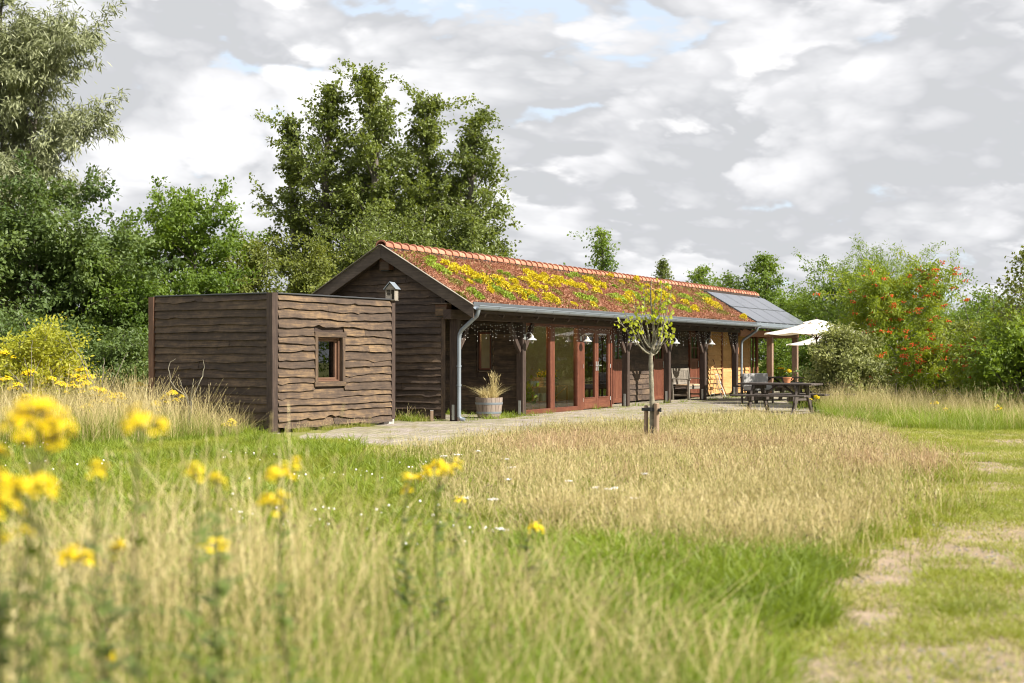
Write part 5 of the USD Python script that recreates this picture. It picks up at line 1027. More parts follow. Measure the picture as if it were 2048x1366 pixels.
# string of fairy lights under the eaves
fl = thing('fairy_lights', 'string of fairy lights hanging in icicles under the barn eaves', 'fairy lights', (BX, BY, 0), ROTB)
fr = np.random.default_rng(44); wv, bv = MB(), MB(); s = 0.2; prev = np.array([0.1, -0.10, 2.12])
while s < 19.3:
    nx = np.array([s, -0.10 + fr.normal(0, 0.008), 2.10 - fr.uniform(0, 0.05)]); wv.tube([prev, (prev + nx) / 2 - [0, 0, fr.uniform(0.01, 0.05)], nx], 0.0035, 3, cap=False)
    L = fr.uniform(0.06, 0.38); e = nx + [fr.normal(0, 0.02), fr.normal(0, 0.01), -L]; wv.tube([nx, e], 0.0028, 3, cap=False)
    for u in np.linspace(0.2, 1, max(int(L / 0.075), 2)): bv.add(iv * 0.0095 + nx + (e - nx) * u, if_)
    prev = nx; s += fr.uniform(0.09, 0.17)
wv.build('wire', M['wire'], fl); tag(bv.build('light', M['fairy_bulb'], fl), kind='stuff')

# barrel planter with dry grass
px_, d_ = 978, 31.2; bp = thing('barrel_planter', 'half barrel planter of grey staves beside the slim window', 'planter', (ray(px_, d_), d_, 0.0))
def stave_ring(parent, n, prof, mat, gap=0.012):
    for k in range(n):
        a0, a1 = 2 * PI * k / n + gap, 2 * PI * (k + 1) / n - gap; v = []
        for (r_, z) in prof:
            for a, q in ((a0, 0), ((a0 + a1) / 2, 0), (a1, 0), (a1, 0.022), (a0, 0.022)): v.append(((r_ - q) * math.cos(a), (r_ - q) * math.sin(a), z))
        m = len(prof); f = []
        for i in range(m - 1):
            for j in range(5): f.append((i * 5 + j, i * 5 + (j + 1) % 5, i * 5 + 5 + (j + 1) % 5, i * 5 + 5 + j))
        o = rng.random(2) * 30; uv = [(q[2] + o[0], o[1] + 0.1 * (i % 5)) for i, q in enumerate(v)]
        b = MB().add(v, f, uv); t0 = (m - 1) * 5; b.add(v[t0:t0 + 5], [(0, 1, 3), (0, 3, 4), (1, 2, 3)], uv[t0:t0 + 5]); b.build('stave', mat, parent)
stave_ring(bp, 18, [(0.245, 0.0), (0.272, 0.15), (0.292, 0.30), (0.300, 0.45)], M['barrel_wood'])
for z0, r0 in ((0.10, 0.268), (0.30, 0.296)): MB().lathe([(r0 - 0.004, z0), (r0 + 0.003, z0 + 0.001), (r0 + 0.010, z0 + 0.044), (r0 + 0.002, z0 + 0.045)], n=28).build('hoop', M['zinc'], bp, smooth=40)
MB().lathe([(0.275, 0.40), (0.15, 0.42), (0.0, 0.425)], n=18).build('soil', M['dirt'], bp)
pg = thing('dry_grass_plant', 'tuft of dry fountain grass growing in the barrel planter', 'plant', (ray(px_, d_), d_, 0.41))
v, f = blades(GR, 420, 0.24, 0.18, 0.0075, 1.2, 0.35); MB().add(v, f).build('blades', M['straw'], pg)
(sv, sf), (hv, hf) = heads(GR, 90, 0.42, 0.07, 0.10, 0.010, 0.30); MB().add(sv + [0.10, 0, 0], sf).add(hv + [0.10, 0, 0], hf).build('stalks', M['straw'], pg)
wp = thing('marker_stake', 'short pale stake standing by the gable corner', 'stake', tuple(barn_world(-0.25, 0.38, -0.02))); MB().box((-0.03, -0.03, 0), (0.03, 0.03, 0.24)).build('post', M['stake_wood'], wp); MB().box((-0.033, -0.033, 0.24), (0.033, 0.033, 0.252)).build('cap', M['galv'], wp)

# garden bench with seat cushion, step ladder, broom
gb_ = on_barn('garden_bench', 'weathered grey slatted garden bench against the barn wall', 'bench', 15.72, 0.36, 0.0)
W_, D_ = 1.6, 0.50
for x in (0.03, W_ - 0.03):
    MB().box((x - 0.033, -0.033, 0), (x + 0.033, 0.033, 0.62)).build('leg', M['grey_wood'], gb_); MB().beam((x, D_, 0), (x, D_ + 0.07, 0.98), 0.066, 0.066, up=(1, 0, 0)).build('leg', M['grey_wood'], gb_)
    MB().beam((x, -0.07, 0.635), (x, D_ + 0.05, 0.655), 0.032, 0.075, up=(0, 0, 1)).build('armrest', M['grey_wood'], gb_); MB().box((x - 0.02, 0.03, 0.12), (x + 0.02, D_, 0.17)).build('stretcher', M['grey_wood'], gb_)
MB().box((0.06, -0.02, 0.33), (W_ - 0.06, 0.015, 0.40)).build('apron', M['grey_wood'], gb_)
for k in range(5): MB().box((0.02, -0.03 + k * 0.105, 0.40), (W_ - 0.02, 0.062 + k * 0.105, 0.422)).build('seat_slat', M['grey_wood'], gb_)
MB().beam((0.05, D_ + 0.068, 0.935), (W_ - 0.05, D_ + 0.068, 0.935), 0.085, 0.035, up=(0, 0, 1)).build('top_rail', M['grey_wood'], gb_); MB().beam((0.05, D_ + 0.028, 0.50), (W_ - 0.05, D_ + 0.028, 0.50), 0.06, 0.03, up=(0, 0, 1)).build('lower_rail', M['grey_wood'], gb_)
for k in range(17): x = 0.12 + k * 0.085; MB().beam((x, D_ + 0.031, 0.53), (x, D_ + 0.065, 0.895), 0.05, 0.014, up=(1, 0, 0)).build('back_slat', M['grey_wood'], gb_)
cu = on_barn('seat_cushion', 'tan cushion lying on the grey garden bench', 'cushion', 15.80, 0.36, 0.424)
c = trimesh.creation.box((1.42, 0.46, 0.055)).subdivide().subdivide(); p = c.vertices.copy(); p[:, 2] *= 0.55 + 0.45 * np.clip(1 - (p[:, 0] / 0.72) ** 8, 0, 1) * np.clip(1 - (p[:, 1] / 0.24) ** 6, 0, 1); p += [0.71, 0.21, 0.028]; MB().add(p, c.faces).build('pad', M['cushion_tan'], cu, smooth=50)
for k in range(7): MB().tube([(0.1 + k * 0.2, -0.022, 0.045), (0.1 + k * 0.2, -0.03, 0.02), (0.1 + k * 0.2, -0.022, 0.006)], 0.006, 4).build('tie', M['cushion'], cu)
sl = on_barn('step_ladder', 'folding aluminium step ladder standing at the pine wall', 'ladder', 19.62, 0.55, 0.0)
for x in (0.0, 0.40):
    sx = 0.04 if x == 0 else -0.04
    MB().tube([(x, -0.0, 0.0), (x + sx, 0.16, 0.42), (x + sx * 1.3, 0.22, 0.68), (x + sx * 2, 0.24, 0.74), (0.2, 0.245, 0.75)], 0.013, 8).build('front_rail', M['white_metal'], sl, smooth=True)
    MB().tube([(x, 0.40, 0.0), (x + sx, 0.24, 0.60)], 0.011, 8).build('rear_leg', M['white_metal'], sl, smooth=True)
for z, y in ((0.22, 0.07), (0.44, 0.15)): MB().box((0.03, y - 0.02, z), (0.37, y + 0.10, z + 0.022)).build('step', M['galv'], sl)
MB().tube([(0.02, 0.37, 0.08), (0.38, 0.37, 0.08)], 0.009, 6).build('brace', M['white_metal'], sl)
bm = on_barn('broom', 'brown broom leaning against the pine wall beside the step ladder', 'broom', 19.75, 0.90, 0.0)
MB().tube([(0.0, 0.0, 1.25), (0.95, -0.15, 0.07)], 0.013, 8).build('handle', M['brown_frame'], bm, smooth=True); MB().box((0.86, -0.20, 0.035), (1.14, -0.13, 0.075)).build('head', M['brown_frame'], bm); MB().box((0.87, -0.195, 0.0), (1.13, -0.135, 0.034)).build('bristles', M['black_rubber'], bm)

# picnic tables: top and benches of planks on two A frames
def make_picnic(label, x, y, rz):
    t = thing('picnic_table', label, 'picnic table', (x, y, float(gz(np.array([x]), np.array([y]))[0]) + 0.008), rz, 'dark wooden picnic tables on the terrace')
    for k in range(5): MB().box((-0.95, -0.375 + k * 0.152, 0.665), (0.95, -0.231 + k * 0.152, 0.71)).build('top_plank', M['table_wood'], t)
    for sg in (-1, 1):
        for k in range(2): y0 = sg * (0.60 + k * 0.15); MB().box((-0.95, y0 - 0.07, 0.395), (0.95, y0 + 0.07, 0.44)).build('seat_plank', M['table_wood'], t)
    for x_ in (-0.58, 0.58):
        for sg in (-1, 1): MB().beam((x_, sg * 0.60, 0.0), (x_, sg * 0.22, 0.665), 0.15, 0.05, up=(0, 1, 0.4)).build('leg', M['table_wood'], t)
        o = 0.05 if x_ < 0 else -0.05
        MB().box((x_ + o - 0.022, -0.80, 0.285), (x_ + o + 0.022, 0.80, 0.39)).build('crossbar', M['table_wood'], t); MB().box((x_ + o - 0.022, -0.36, 0.57), (x_ + o + 0.022, 0.36, 0.66)).build('crossbar', M['table_wood'], t)
    MB().beam((-0.53, 0, 0.33), (-0.08, 0, 0.655), 0.08, 0.04, up=(0, 1, 0)).build('brace', M['table_wood'], t); MB().beam((0.53, 0, 0.33), (0.08, 0, 0.655), 0.08, 0.04, up=(0, 1, 0)).build('brace', M['table_wood'], t)
    return t
RT = math.atan2(-0.55, 0.83)
p0 = make_picnic('nearest picnic table, carrying the terracotta pot', ray(1560, 34.6), 34.6, RT)
dup(p0, (ray(1650, 37.6), 37.6, -0.05), RT + 0.15, 'picnic table half hidden by the grey green shrub')
dup(p0, (ray(1545, 44.5), 44.5, 0.0), RT - 0.1, 'picnic table at the back nearest the porch post')
pot = thing('terracotta_pot', 'small terracotta pot on the nearest picnic table', 'pot', (ray(1575, 34.7), 34.75, float(gz(np.array([ray(1560, 34.6)]), np.array([34.6]))[0]) + 0.719))
MB().lathe([(0.0, 0.0), (0.072, 0.0), (0.098, 0.11), (0.108, 0.112), (0.108, 0.135), (0.096, 0.135), (0.09, 0.10), (0.0, 0.095)], n=20).build('body', M['terracotta'], pot, smooth=35); MB().tube([(0.105, 0, 0.12), (0.15, 0, 0.10), (0.10, 0, 0.05)], 0.010, 6).build('handle', M['terracotta'], pot, smooth=True)
def make_chair(label, x, y, rz):
    t = thing('garden_chair', label, 'chair', (x, y, 0.0), rz, 'grey cushioned chairs behind the picnic tables')
    for a in (-0.24, 0.24):
        for b in (-0.22, 0.22): MB().box((a - 0.025, b - 0.025, 0), (a + 0.025, b + 0.025, 0.40 if b < 0 else 0.78)).build('leg', M['table_wood'], t)
        MB().box((a - 0.03, -0.26, 0.56), (a + 0.03, 0.24, 0.585)).build('armrest', M['table_wood'], t)
    for nm, dims, o in (('seat_cushion', (0.46, 0.46, 0.13), (0, -0.02, 0.45)), ('back_cushion', (0.50, 0.14, 0.42), (0, 0.19, 0.66))):
        c = trimesh.creation.box(dims).subdivide().subdivide(); q = c.vertices / (np.array(dims) / 2); c.vertices *= (1 - 0.10 * (np.abs(q) ** 4).sum(1, keepdims=True) / 3); MB().tm(c, o).build(nm, M['cushion'], t, smooth=60)
    MB().box((-0.24, -0.22, 0.36), (0.24, 0.22, 0.385)).build('seat', M['table_wood'], t)
    return t
c0 = make_chair('grey cushioned chair at the left end of the nearest picnic table', ray(1507, 40.5), 40.5, 0.5); dup(c0, (ray(1524, 41.2), 41.2, 0.0), 0.2, 'grey cushioned chair right beside the other one behind the nearest table')

# parasols
def make_parasol(name, label, x, y, R, zr, za, rot, n=8):
    t = thing(name, label, 'parasol', (x, y, 0.0), rot, 'off white parasols over the tables')
    MB().tube([(0, 0, 0.02), (0, 0, za + 0.05)], 0.024, 12).build('pole', M['dark_beam'], t, smooth=True)
    MB().box((-0.30, -0.30, 0.0), (0.30, 0.30, 0.06)).build('base', M['concrete'], t)
    def cone(r0, z0, r1, z1, sag, th=0.004):
        v, f = [], []; m = 6
        for i in range(m + 1):
            u = i / m; r_, z = r0 + (r1 - r0) * u, z0 + (z1 - z0) * u - sag * math.sin(PI * u)
            for k in range(n * 4): a = 2 * PI * k / (n * 4); fk = (k % 4) / 4; dip = 1 - 0.045 * math.sin(PI * fk) * u; v.append((r_ * dip * math.cos(a), r_ * dip * math.sin(a), z - 0.035 * R * math.sin(PI * fk) * u))
        N_ = n * 4
        for i in range(m):
            for k in range(N_): f.append((i * N_ + k, i * N_ + (k + 1) % N_, (i + 1) * N_ + (k + 1) % N_, (i + 1) * N_ + k)[::-1])
        return v, f
    MB().add(*cone(0.20 * R, za - 0.20 * (za - zr), R, zr, 0.02 * R)).build('canopy', M['canvas'], t, smooth=True)
    MB().add(*cone(0.01, za + 0.03, 0.26 * R, za - 0.20 * (za - zr) + 0.02, 0.0)).build('vent', M['canvas'], t, smooth=True)
    MB().lathe([(0.0, za + 0.10), (0.02, za + 0.08), (0.026, za + 0.03)], n=10).build('finial', M['dark_beam'], t)
    for k in range(n):
        a = 2 * PI * k / n; c, s_ = math.cos(a), math.sin(a); rb = MB().beam((0.03 * c, 0.03 * s_, za - 0.05), (0.97 * R * c, 0.97 * R * s_, zr - 0.015), 0.022, 0.016, up=(0, 0, 1)).build('rib', M['brown_frame'], t)
        MB().beam((0.03 * c, 0.03 * s_, zr - 0.15), (0.52 * R * c, 0.52 * R * s_, zr + 0.46 * (za - zr) - 0.035), 0.018, 0.014, up=(0, 0, 1)).build('strut', M['brown_frame'], rb)
    MB().lathe([(0.026, zr - 0.20), (0.05, zr - 0.19), (0.05, zr - 0.12), (0.026, zr - 0.11)], n=12).build('hub', M['dark_beam'], t)
    return t
make_parasol('parasol', 'larger off white parasol spread in front, over the picnic tables', ray(1633, 43.0), 43.0, 1.62, 2.05, 2.44, 0.12)
make_parasol('parasol', 'lower small off white parasol just beneath the larger one', ray(1642, 48.5), 48.5, 1.22, 1.76, 2.06, 0.3)

# inside the glazed room
def on_room(name, label, cat, s, t, z, group=None): return on_barn(name, label, cat, s, t, z, 0, group)
sh = on_room('shelf_unit', 'low pale wooden shelf behind the second pane', 'shelf', 5.0, 0.55, 0.036)
for z in (0.18, 0.55): MB().box((0, 0, z), (2.1, 0.34, z + 0.028)).build('shelf_board', M['shelf_wood'], sh)
for x in (0.03, 1.05, 2.07):
    for y in (0.02, 0.32): MB().box((x - 0.022, y - 0.02, 0.0), (x + 0.022, y + 0.02, 0.55)).build('leg', M['shelf_wood'], sh)
MB().beam((1.08, 0.02, 0.2), (2.02, 0.02, 0.54), 0.03, 0.02, up=(0, 0, 1)).build('brace', M['shelf_wood'], sh)
def flower_pot(label, s, t, z, r, h, mat, group):
    p = on_room('plant_pot', label, 'pot', s, t, z, group); MB().lathe([(0, 0), (r * 0.75, 0), (r, h * 0.9), (r * 1.08, h * 0.9), (r * 1.08, h), (r * 0.95, h), (r * 0.9, h * 0.8), (0, h * 0.75)], n=16).build('body', M[mat], p, smooth=35); MB().lathe([(r * 0.92, h * 0.82), (0, h * 0.84)], n=12).build('soil', M['dirt'], p)
for k in range(6): flower_pot('cream pot on the lower shelf behind the glass', 5.30 + k * 0.25, 0.70 + 0.04 * (k % 2), 0.246, 0.095, 0.19, 'pot_cream', 'cream pots on the lower shelf')
for k in range(3): flower_pot('small pale blue pot on the upper shelf behind the glass', 5.15 + k * 0.16, 0.68, 0.616, 0.06, 0.13, 'pot_blue', 'blue pots on the upper shelf')
cr = on_room('wooden_crate', 'wooden crate on the upper shelf holding yellow flowers', 'crate', 5.72, 0.60, 0.616)
for z in (0.0, 0.075, 0.15):
    MB().box((0, 0, z), (0.9, 0.014, z + 0.065)).build('board', M['barrel_wood'], cr); MB().box((0, 0.286, z), (0.9, 0.30, z + 0.065)).build('board', M['barrel_wood'], cr)
    MB().box((0, 0.015, z), (0.014, 0.285, z + 0.065)).build('board', M['barrel_wood'], cr); MB().box((0.886, 0.015, z), (0.9, 0.285, z + 0.065)).build('board', M['barrel_wood'], cr)
MB().box((0.015, 0.015, 0.0), (0.885, 0.285, 0.015)).build('bottom', M['barrel_wood'], cr)
fb = on_room('flower_bunch', 'bunch of yellow and green flowers in the crate behind glass', 'flowers', 6.2, 0.75, 0.64)
n = 420; P = GR.normal(0, 1, (n, 3)) * [0.16, 0.08, 0.05] + [0, 0, 0.24]; MB().add(*sprigs(P, 0.05, GR, np.array([0, 0, 1.0]), 0.9)).build('flowers', M['sedum_yellow'], fb); P = GR.normal(0, 1, (n, 3)) * [0.2, 0.09, 0.06] + [0, 0, 0.15]; MB().add(*sprigs(P, 0.06, GR, np.array([0, 0, 1.0]), 0.9)).build('leaves', M['lf_dark'], fb)
ip = on_room('house_plant', 'leafy green house plant at the foot of the first pane', 'plant', 3.95, 0.45, 0.036)
MB().lathe([(0, 0), (0.13, 0), (0.16, 0.22), (0, 0.2)], n=16).build('pot', M['pot_cream'], ip, smooth=35); n = 420; P = GR.normal(0, 1, (n, 3)) * [0.20, 0.14, 0.15] + [0, 0, 0.42]; MB().add(*sprigs(P, 0.13, GR, np.array([0, -0.3, 0.6]), 0.8)).build('leaves', M['lf_bright'], ip)
tb = on_room('side_table', 'dark table inside behind the house plant', 'table', 4.3, 1.3, 0.036); MB().box((-0.6, -0.35, 0.70), (0.6, 0.35, 0.74)).build('top', M['dark_beam'], tb)
for x in (-0.55, 0.55):
    for y in (-0.3, 0.3): MB().box((x - 0.03, y - 0.03, 0), (x + 0.03, y + 0.03, 0.70)).build('leg', M['dark_beam'], tb)
for k, (s, z) in enumerate(((4.55, 1.92), (4.85, 1.89), (5.15, 1.86))):
    b = on_room('pendant_bulb', 'glowing filament bulb hanging inside behind the glazing', 'lamp', s, 0.9, z, 'filament bulbs hanging in the room')
    MB().lathe([(0.012, 0.10), (0.016, 0.07), (0.035, 0.03), (0.04, 0.0), (0.028, -0.03), (0.0, -0.042)], n=12).build('bulb', M['bulb'], b, smooth=True); MB().tube([(0, 0, 0.10), (0, 0, 2.36 - z)], 0.004, 4).lathe([(0.016, 0.16), (0.018, 0.10)], n=8).build('cord', M['wire'], b)

# ------------------------------------------------------------------ the young tree and its stakes
yx, yd = ray(1303, 23.3), 23.3; yz = float(gz(np.array([yx]), np.array([yd]))[0]) - 0.02
yt = thing('young_tree', 'young staked tree with a thin knobbly trunk and sparse yellow green leaves', 'tree', (yx, yd, yz))
M['young_bark'] = flat('young_bark', (0.20, 0.18, 0.13), 0.95, 0, 0.55, 14.0, 0.8); YR = np.random.default_rng(88); k = np.linspace(0, 1, 16); tz = 1.36 - yz + (712 - 705) * yd / F
tp = np.c_[0.012 * np.sin(5 * k), 0.01 * np.cos(4 * k), k * tz]; rr = 0.044 - 0.012 * k + 0.007 * (np.arange(16) % 3 == 1)
MB().tube(tp, rr, 10).build('trunk', M['young_bark'], yt, smooth=True)
br = MB(); LP, LA = [], []
q = np.linspace(0, 1, 8)[:, None]; lead = np.c_[0.03 * np.sin(6 * q), 0 * q, tz + q * (2.62 - yz - tz)] + [[0.012, 0, 0]]; br.tube(lead, np.linspace(0.034, 0.006, 8), 6)
ends = [(-0.47, 0.72), (-0.52, 0.55), (-0.33, 0.95), (-0.20, 0.78), (0.24, 0.82), (0.36, 0.68), (0.30, 1.02), (0.16, 1.10), (-0.12, 1.10), (0.05, 0.95), (-0.30, 0.62), (0.22, 0.55), (0.36, 0.38)]
for i, (ex, ez) in enumerate(ends):
    y = YR.uniform(-0.32, 0.32); z0 = tz - 0.05 + 0.22 * (i % 5) / 5; a = np.array([0.01, 0, z0]); e = np.array([ex, y, tz + ez]); u = np.linspace(0, 1, 9)[:, None]
    pl = a + (e - a) * np.c_[u ** 0.75, u ** 0.75, u ** 1.35] + YR.normal(0, 0.008, (9, 3)); br.tube(pl, np.linspace(0.017, 0.004, 9), 5, cap=False)
    for _ in range(2):
        kk = YR.integers(4, 8); t0 = pl[kk]; t1 = t0 + YR.normal(0, 0.12, 3) + [0, 0, 0.13]; br.tube([t0, (t0 + t1) / 2 + [0, 0, 0.02], t1], [0.006, 0.005, 0.003], 4, cap=False); LP += [t0 + (t1 - t0) * w for w in YR.uniform(0.3, 1.05, 5)]
    LP += [pl[4] + (pl[8] - pl[4]) * w + YR.normal(0, 0.025, 3) for w in YR.uniform(0, 1.05, 8)]
for j in range(10):
    z = YR.uniform(0.35, 0.95); t0 = np.array([0.03 * math.sin(6 * z), 0, tz + z * (2.62 - yz - tz)]); t1 = t0 + np.array([YR.normal(0, 0.10), YR.normal(0, 0.1), YR.uniform(0.02, 0.16)]); br.tube([t0, t1], [0.005, 0.003], 4, cap=False); LP += [t0 + (t1 - t0) * w for w in YR.uniform(0.4, 1.1, 3)]
br.build('branches', M['young_bark'], yt, smooth=True)
LP = np.array(LP); LP = LP + YR.normal(0, 0.022, LP.shape); n = len(LP); ax = YR.normal(0, 0.5, (n, 3)) + [0, 0, -0.8]; ax /= np.linalg.norm(ax, axis=1, keepdims=True); sd = np.cross(ax, YR.normal(0, 1, (n, 3))); sd /= np.linalg.norm(sd, axis=1, keepdims=True); up = np.cross(sd, ax); s = YR.uniform(0.045, 0.085, (n, 1)); w = s * 0.36
v = np.stack([LP, LP + ax * s * 0.3 + sd * w + up * w * .3, LP + ax * s * 0.75 + sd * w * .8 + up * w * .25, LP + ax * s, LP + ax * s * 0.75 - sd * w * .8 + up * w * .25, LP + ax * s * 0.3 - sd * w + up * w * .3], 1).reshape(-1, 3); o = np.arange(n)[:, None] * 6
MB().add(v, np.vstack([o + c for c in ([0, 1, 5], [1, 2, 5], [2, 4, 5], [2, 3, 4])])).build('leaves', M['lf_young'], yt)
for nm, dx, dy, h, r, lb in (('tree_stake', -0.085, 0.06, 0.66, 0.034, 'thinner round stake left of the young tree trunk'), ('tree_stake', 0.075, -0.055, 0.70, 0.045, 'thicker round stake right of the young tree trunk')):
    t = thing(nm, lb, 'stake', (yx + dx, yd + dy, yz)); MB().tube([(0, 0, 0), (0, 0, h * 0.5), (0.004, 0, h - 0.01)], r, 12).build('post', M['stake_wood'], t, smooth=30); MB().lathe([(r, h - 0.012), (r * 0.8, h + 0.004), (0, h + 0.008)], n=12).build('post_top', M['stake_wood'], t)
tt = thing('tree_tie', 'black rubber strap binding the young tree to its stakes', 'strap', (yx, yd, yz + 0.60))
MB().beam((-0.16, 0.02, 0), (0.14, -0.115, -0.01), 0.05, 0.012, up=(0, 0, 1)).build('strap', M['black_rubber'], tt); MB().lathe([(0.056, -0.03), (0.062, -0.03), (0.062, 0.03), (0.056, 0.03)], n=16).build('collar', M['black_rubber'], tt); MB().box((0.125, -0.135, -0.04), (0.15, -0.08, 0.03)).build('buckle', M['black_rubber'], tt)

# ------------------------------------------------------------------ ragwort, dead stems, small flowers
M['rag_stem'] = leaf('rag_stem', [(0.12, 0.10, 0.04), (0.14, 0.16, 0.05), (0.17, 0.20, 0.06)], 0.1, nscale=2.0)
M['rag_leaf'] = leaf('rag_leaf', [(0.11, 0.155, 0.03), (0.17, 0.225, 0.045), (0.23, 0.27, 0.065)], 0.3, nscale=3.0)
M['rag_flower'] = leaf('rag_flower', [(0.76, 0.58, 0.008), (0.84, 0.68, 0.012), (0.88, 0.74, 0.02)], 0.25, (1.0, 0.9, 0.3), spread=0.8)
RR = np.random.default_rng(99)
def rag(label, d, hs, group, big=1.0):
    """hs: flower heads as (column, row, width px) at distance d"""
    px = hs[0][0]; x = ray(px, d); zg = float(gz(np.array([x]), np.array([d]))[0]); t = thing('ragwort', label, 'flower', (x, d, zg), 0, group)
    tops = [np.array([ray(a, d) - x, RR.normal(0, 0.03), height_at(b, d) - zg]) for a, b, _ in hs]; H = max(p[2] for p in tops); st, lf = MB(), MB()
    zf = max(min(p[2] for p in tops) - 0.10, 0.35 * H); fork = np.array([tops[0][0] * 0.5 + RR.normal(0, 0.02), 0, zf]); base = np.array([RR.normal(0, 0.02), 0, 0]); k = np.linspace(0, 1, 8)[:, None]
    main = base + (fork - base) * k + np.c_[0.012 * np.sin(6 * k), 0 * k, 0 * k]; st.tube(main, np.linspace(0.0065, 0.0042, 8) * big, 6)
    for (a, b, wpx), tp_ in zip(hs, tops):
        R_ = 0.52 * wpx * d / F; mid = (fork + tp_) / 2 + [0, 0, -0.02]; q0 = tp_ - [0, 0, R_ * 0.9]; st.tube([fork, mid, q0], [0.0038 * big, 0.003 * big, 0.0026 * big], 5, cap=False)
        fs = 0.021 if d < 12 else 0.034; n = int(np.clip(2.2 * (R_ / fs) ** 2 * 4, 8, 110)); a_ = RR.uniform(0, 2 * PI, n); q = R_ * np.sqrt(RR.random(n)); c = tp_ + np.c_[q * np.cos(a_), q * np.sin(a_), -0.55 * q ** 2 / max(R_, 1e-3) + RR.normal(0, 0.010, n) - 0.01]
        m = MB(); g = np.arange(9) * 2 * PI / 9; nn = np.c_[0.5 * (c - tp_)[:, :2] / max(R_, 1e-3), np.ones(n)] + RR.normal(0, 0.22, (n, 3)); nn /= np.linalg.norm(nn, axis=1, keepdims=True); e1 = np.cross(nn, [0.3, 1, 0.1]); e1 /= np.linalg.norm(e1, axis=1, keepdims=True); e2 = np.cross(nn, e1); s = fs / 2 * RR.uniform(0.75, 1.2, (n, 1, 1))
        ring = c[:, None] + s * (np.cos(g)[None, :, None] * e1[:, None] + np.sin(g)[None, :, None] * e2[:, None]) * (0.85 + 0.3 * (np.arange(9) % 2))[None, :, None] - nn[:, None] * s * 0.15
        v = np.concatenate([c[:, None] + nn[:, None] * s * 0.35, ring], 1).reshape(-1, 3); o = np.arange(n)[:, None] * 10; m.add(v, np.vstack([o + [0, 1 + j, 1 + (j + 1) % 9] for j in range(9)])); m.build('flower_head', M['rag_flower'], t)
        for j in RR.choice(n, min(n, 12), replace=False): st.tube([q0, (q0 * 0.4 + c[j] * 0.6) - [0, 0, R_ * 0.12], c[j]], 0.0014 * big, 3, cap=False)
    for j in range(46):                                   # ragged leaves up the stem
        u = RR.uniform(0.12, 1.0); p = base + (fork - base) * u; az = RR.uniform(0, 6.28); L = RR.uniform(0.06, 0.14) * (1.15 - 0.5 * u); dv = np.array([math.cos(az), math.sin(az), RR.uniform(0.1, 0.7)]); sd = np.cross(dv, [0, 0, 1.0]); sd /= np.linalg.norm(sd); v, f = [], []
        for i in range(6): w = L * (0.12 + 0.16 * (i % 2)) * (1 - 0.1 * i); c = p + dv * L * i / 5 + [0, 0, -0.25 * L * (i / 5) ** 2]; v += [c - sd * w, c + sd * w]
        for i in range(5): f += [(2 * i, 2 * i + 1, 2 * i + 3), (2 * i, 2 * i + 3, 2 * i + 2)]
        lf.add(v, f)
    st.build('stem', M['rag_stem'], t); lf.build('leaves', M['rag_leaf'], t)
G1, G2, G3 = 'blurred ragwort in the near meadow', 'ragwort left of the shed', 'ragwort on the right'
for lb, d, hs in (
    ('big blurred ragwort at the left with a wide dome of yellow heads', 3.3, [(75, 790, 84), (42, 822, 70), (112, 822, 74), (105, 868, 52), (62, 858, 40), (88, 840, 50)]),
    ('single flat yellow ragwort head on a tall stem right of the big cluster', 3.4, [(280, 820, 92)]),
    ('low ragwort cluster cut by the left edge below the big dome', 3.2, [(78, 946, 72), (28, 950, 78), (22, 985, 66), (-4, 940, 50)]),
    ('ragwort head cut by the left edge beside the big dome', 3.3, [(2, 884, 44)]),
    ('small flat ragwort head between the low cluster and the tall single stem', 3.8, [(199, 922, 40)]),
    ('small ragwort head in the grass in front of the lawn, left of its pair', 4.0, [(386, 931, 36)]),
    ('small ragwort head in the grass in front of the lawn, right of its pair', 4.2, [(437, 946, 36)]),
    ('ragwort with three heads standing below the shed window', 4.6, [(560, 930, 58), (588, 914, 26), (541, 984, 54), (572, 976, 22)]),
    ('leafy ragwort below the barn planter, left stem of two', 6.2, [(820, 942, 34), (816, 968, 24), (840, 950, 12)]),
    ('leafy ragwort below the barn planter, taller right stem of two', 6.2, [(875, 924, 56), (852, 932, 22), (914, 920, 22)]),
    ('ragwort with two small heads low at the left edge', 3.6, [(36, 1048, 36), (14, 1056, 24)]),
    ('ragwort head low in the dry grass near the middle left', 4.4, [(432, 1070, 36), (412, 1074, 24), (446, 1082, 20)]),
    ('wide low ragwort head deep in the grass at the left', 4.0, [(140, 1102, 60), (118, 1108, 30), (172, 1102, 34)]),
    ('tiny ragwort flower beside the wide low head', 4.2, [(236, 1076, 20), (226, 1084, 16)]),
    ('small ragwort flower at the edge of the straw meadow', 8.6, [(920, 994, 22)]),
    ('pale yellow ragwort head over the lush green strip', 7.4, [(1070, 1042, 34)]),
    ('tiny ragwort flowers low in the grass at the bottom left', 4.4, [(216, 1288, 16), (226, 1300, 12)])): rag(lb, d, hs, G1)
spots = [(345, 780, 25.5), (462, 838, 25.0), (205, 778, 27), (240, 784, 26.5), (62, 738, 27), (78, 732, 28), (152, 748, 27), (172, 762, 26.5), (192, 772, 26), (14, 752, 27), (120, 762, 26), (222, 790, 26), (165, 734, 28.5), (102, 752, 27.5), (134, 730, 29), (36, 764, 26), (236, 803, 26.5), (174, 806, 25.5), (278, 764, 28), (8, 700, 27.5), (330, 790, 25.5), (312, 800, 25.5)]
ordn = 'first second third fourth fifth sixth seventh eighth ninth tenth eleventh twelfth thirteenth fourteenth fifteenth sixteenth seventeenth eighteenth'.split(); rank = {p: k for k, p in enumerate(sorted(q[0] for q in spots if q[0] < 278))}
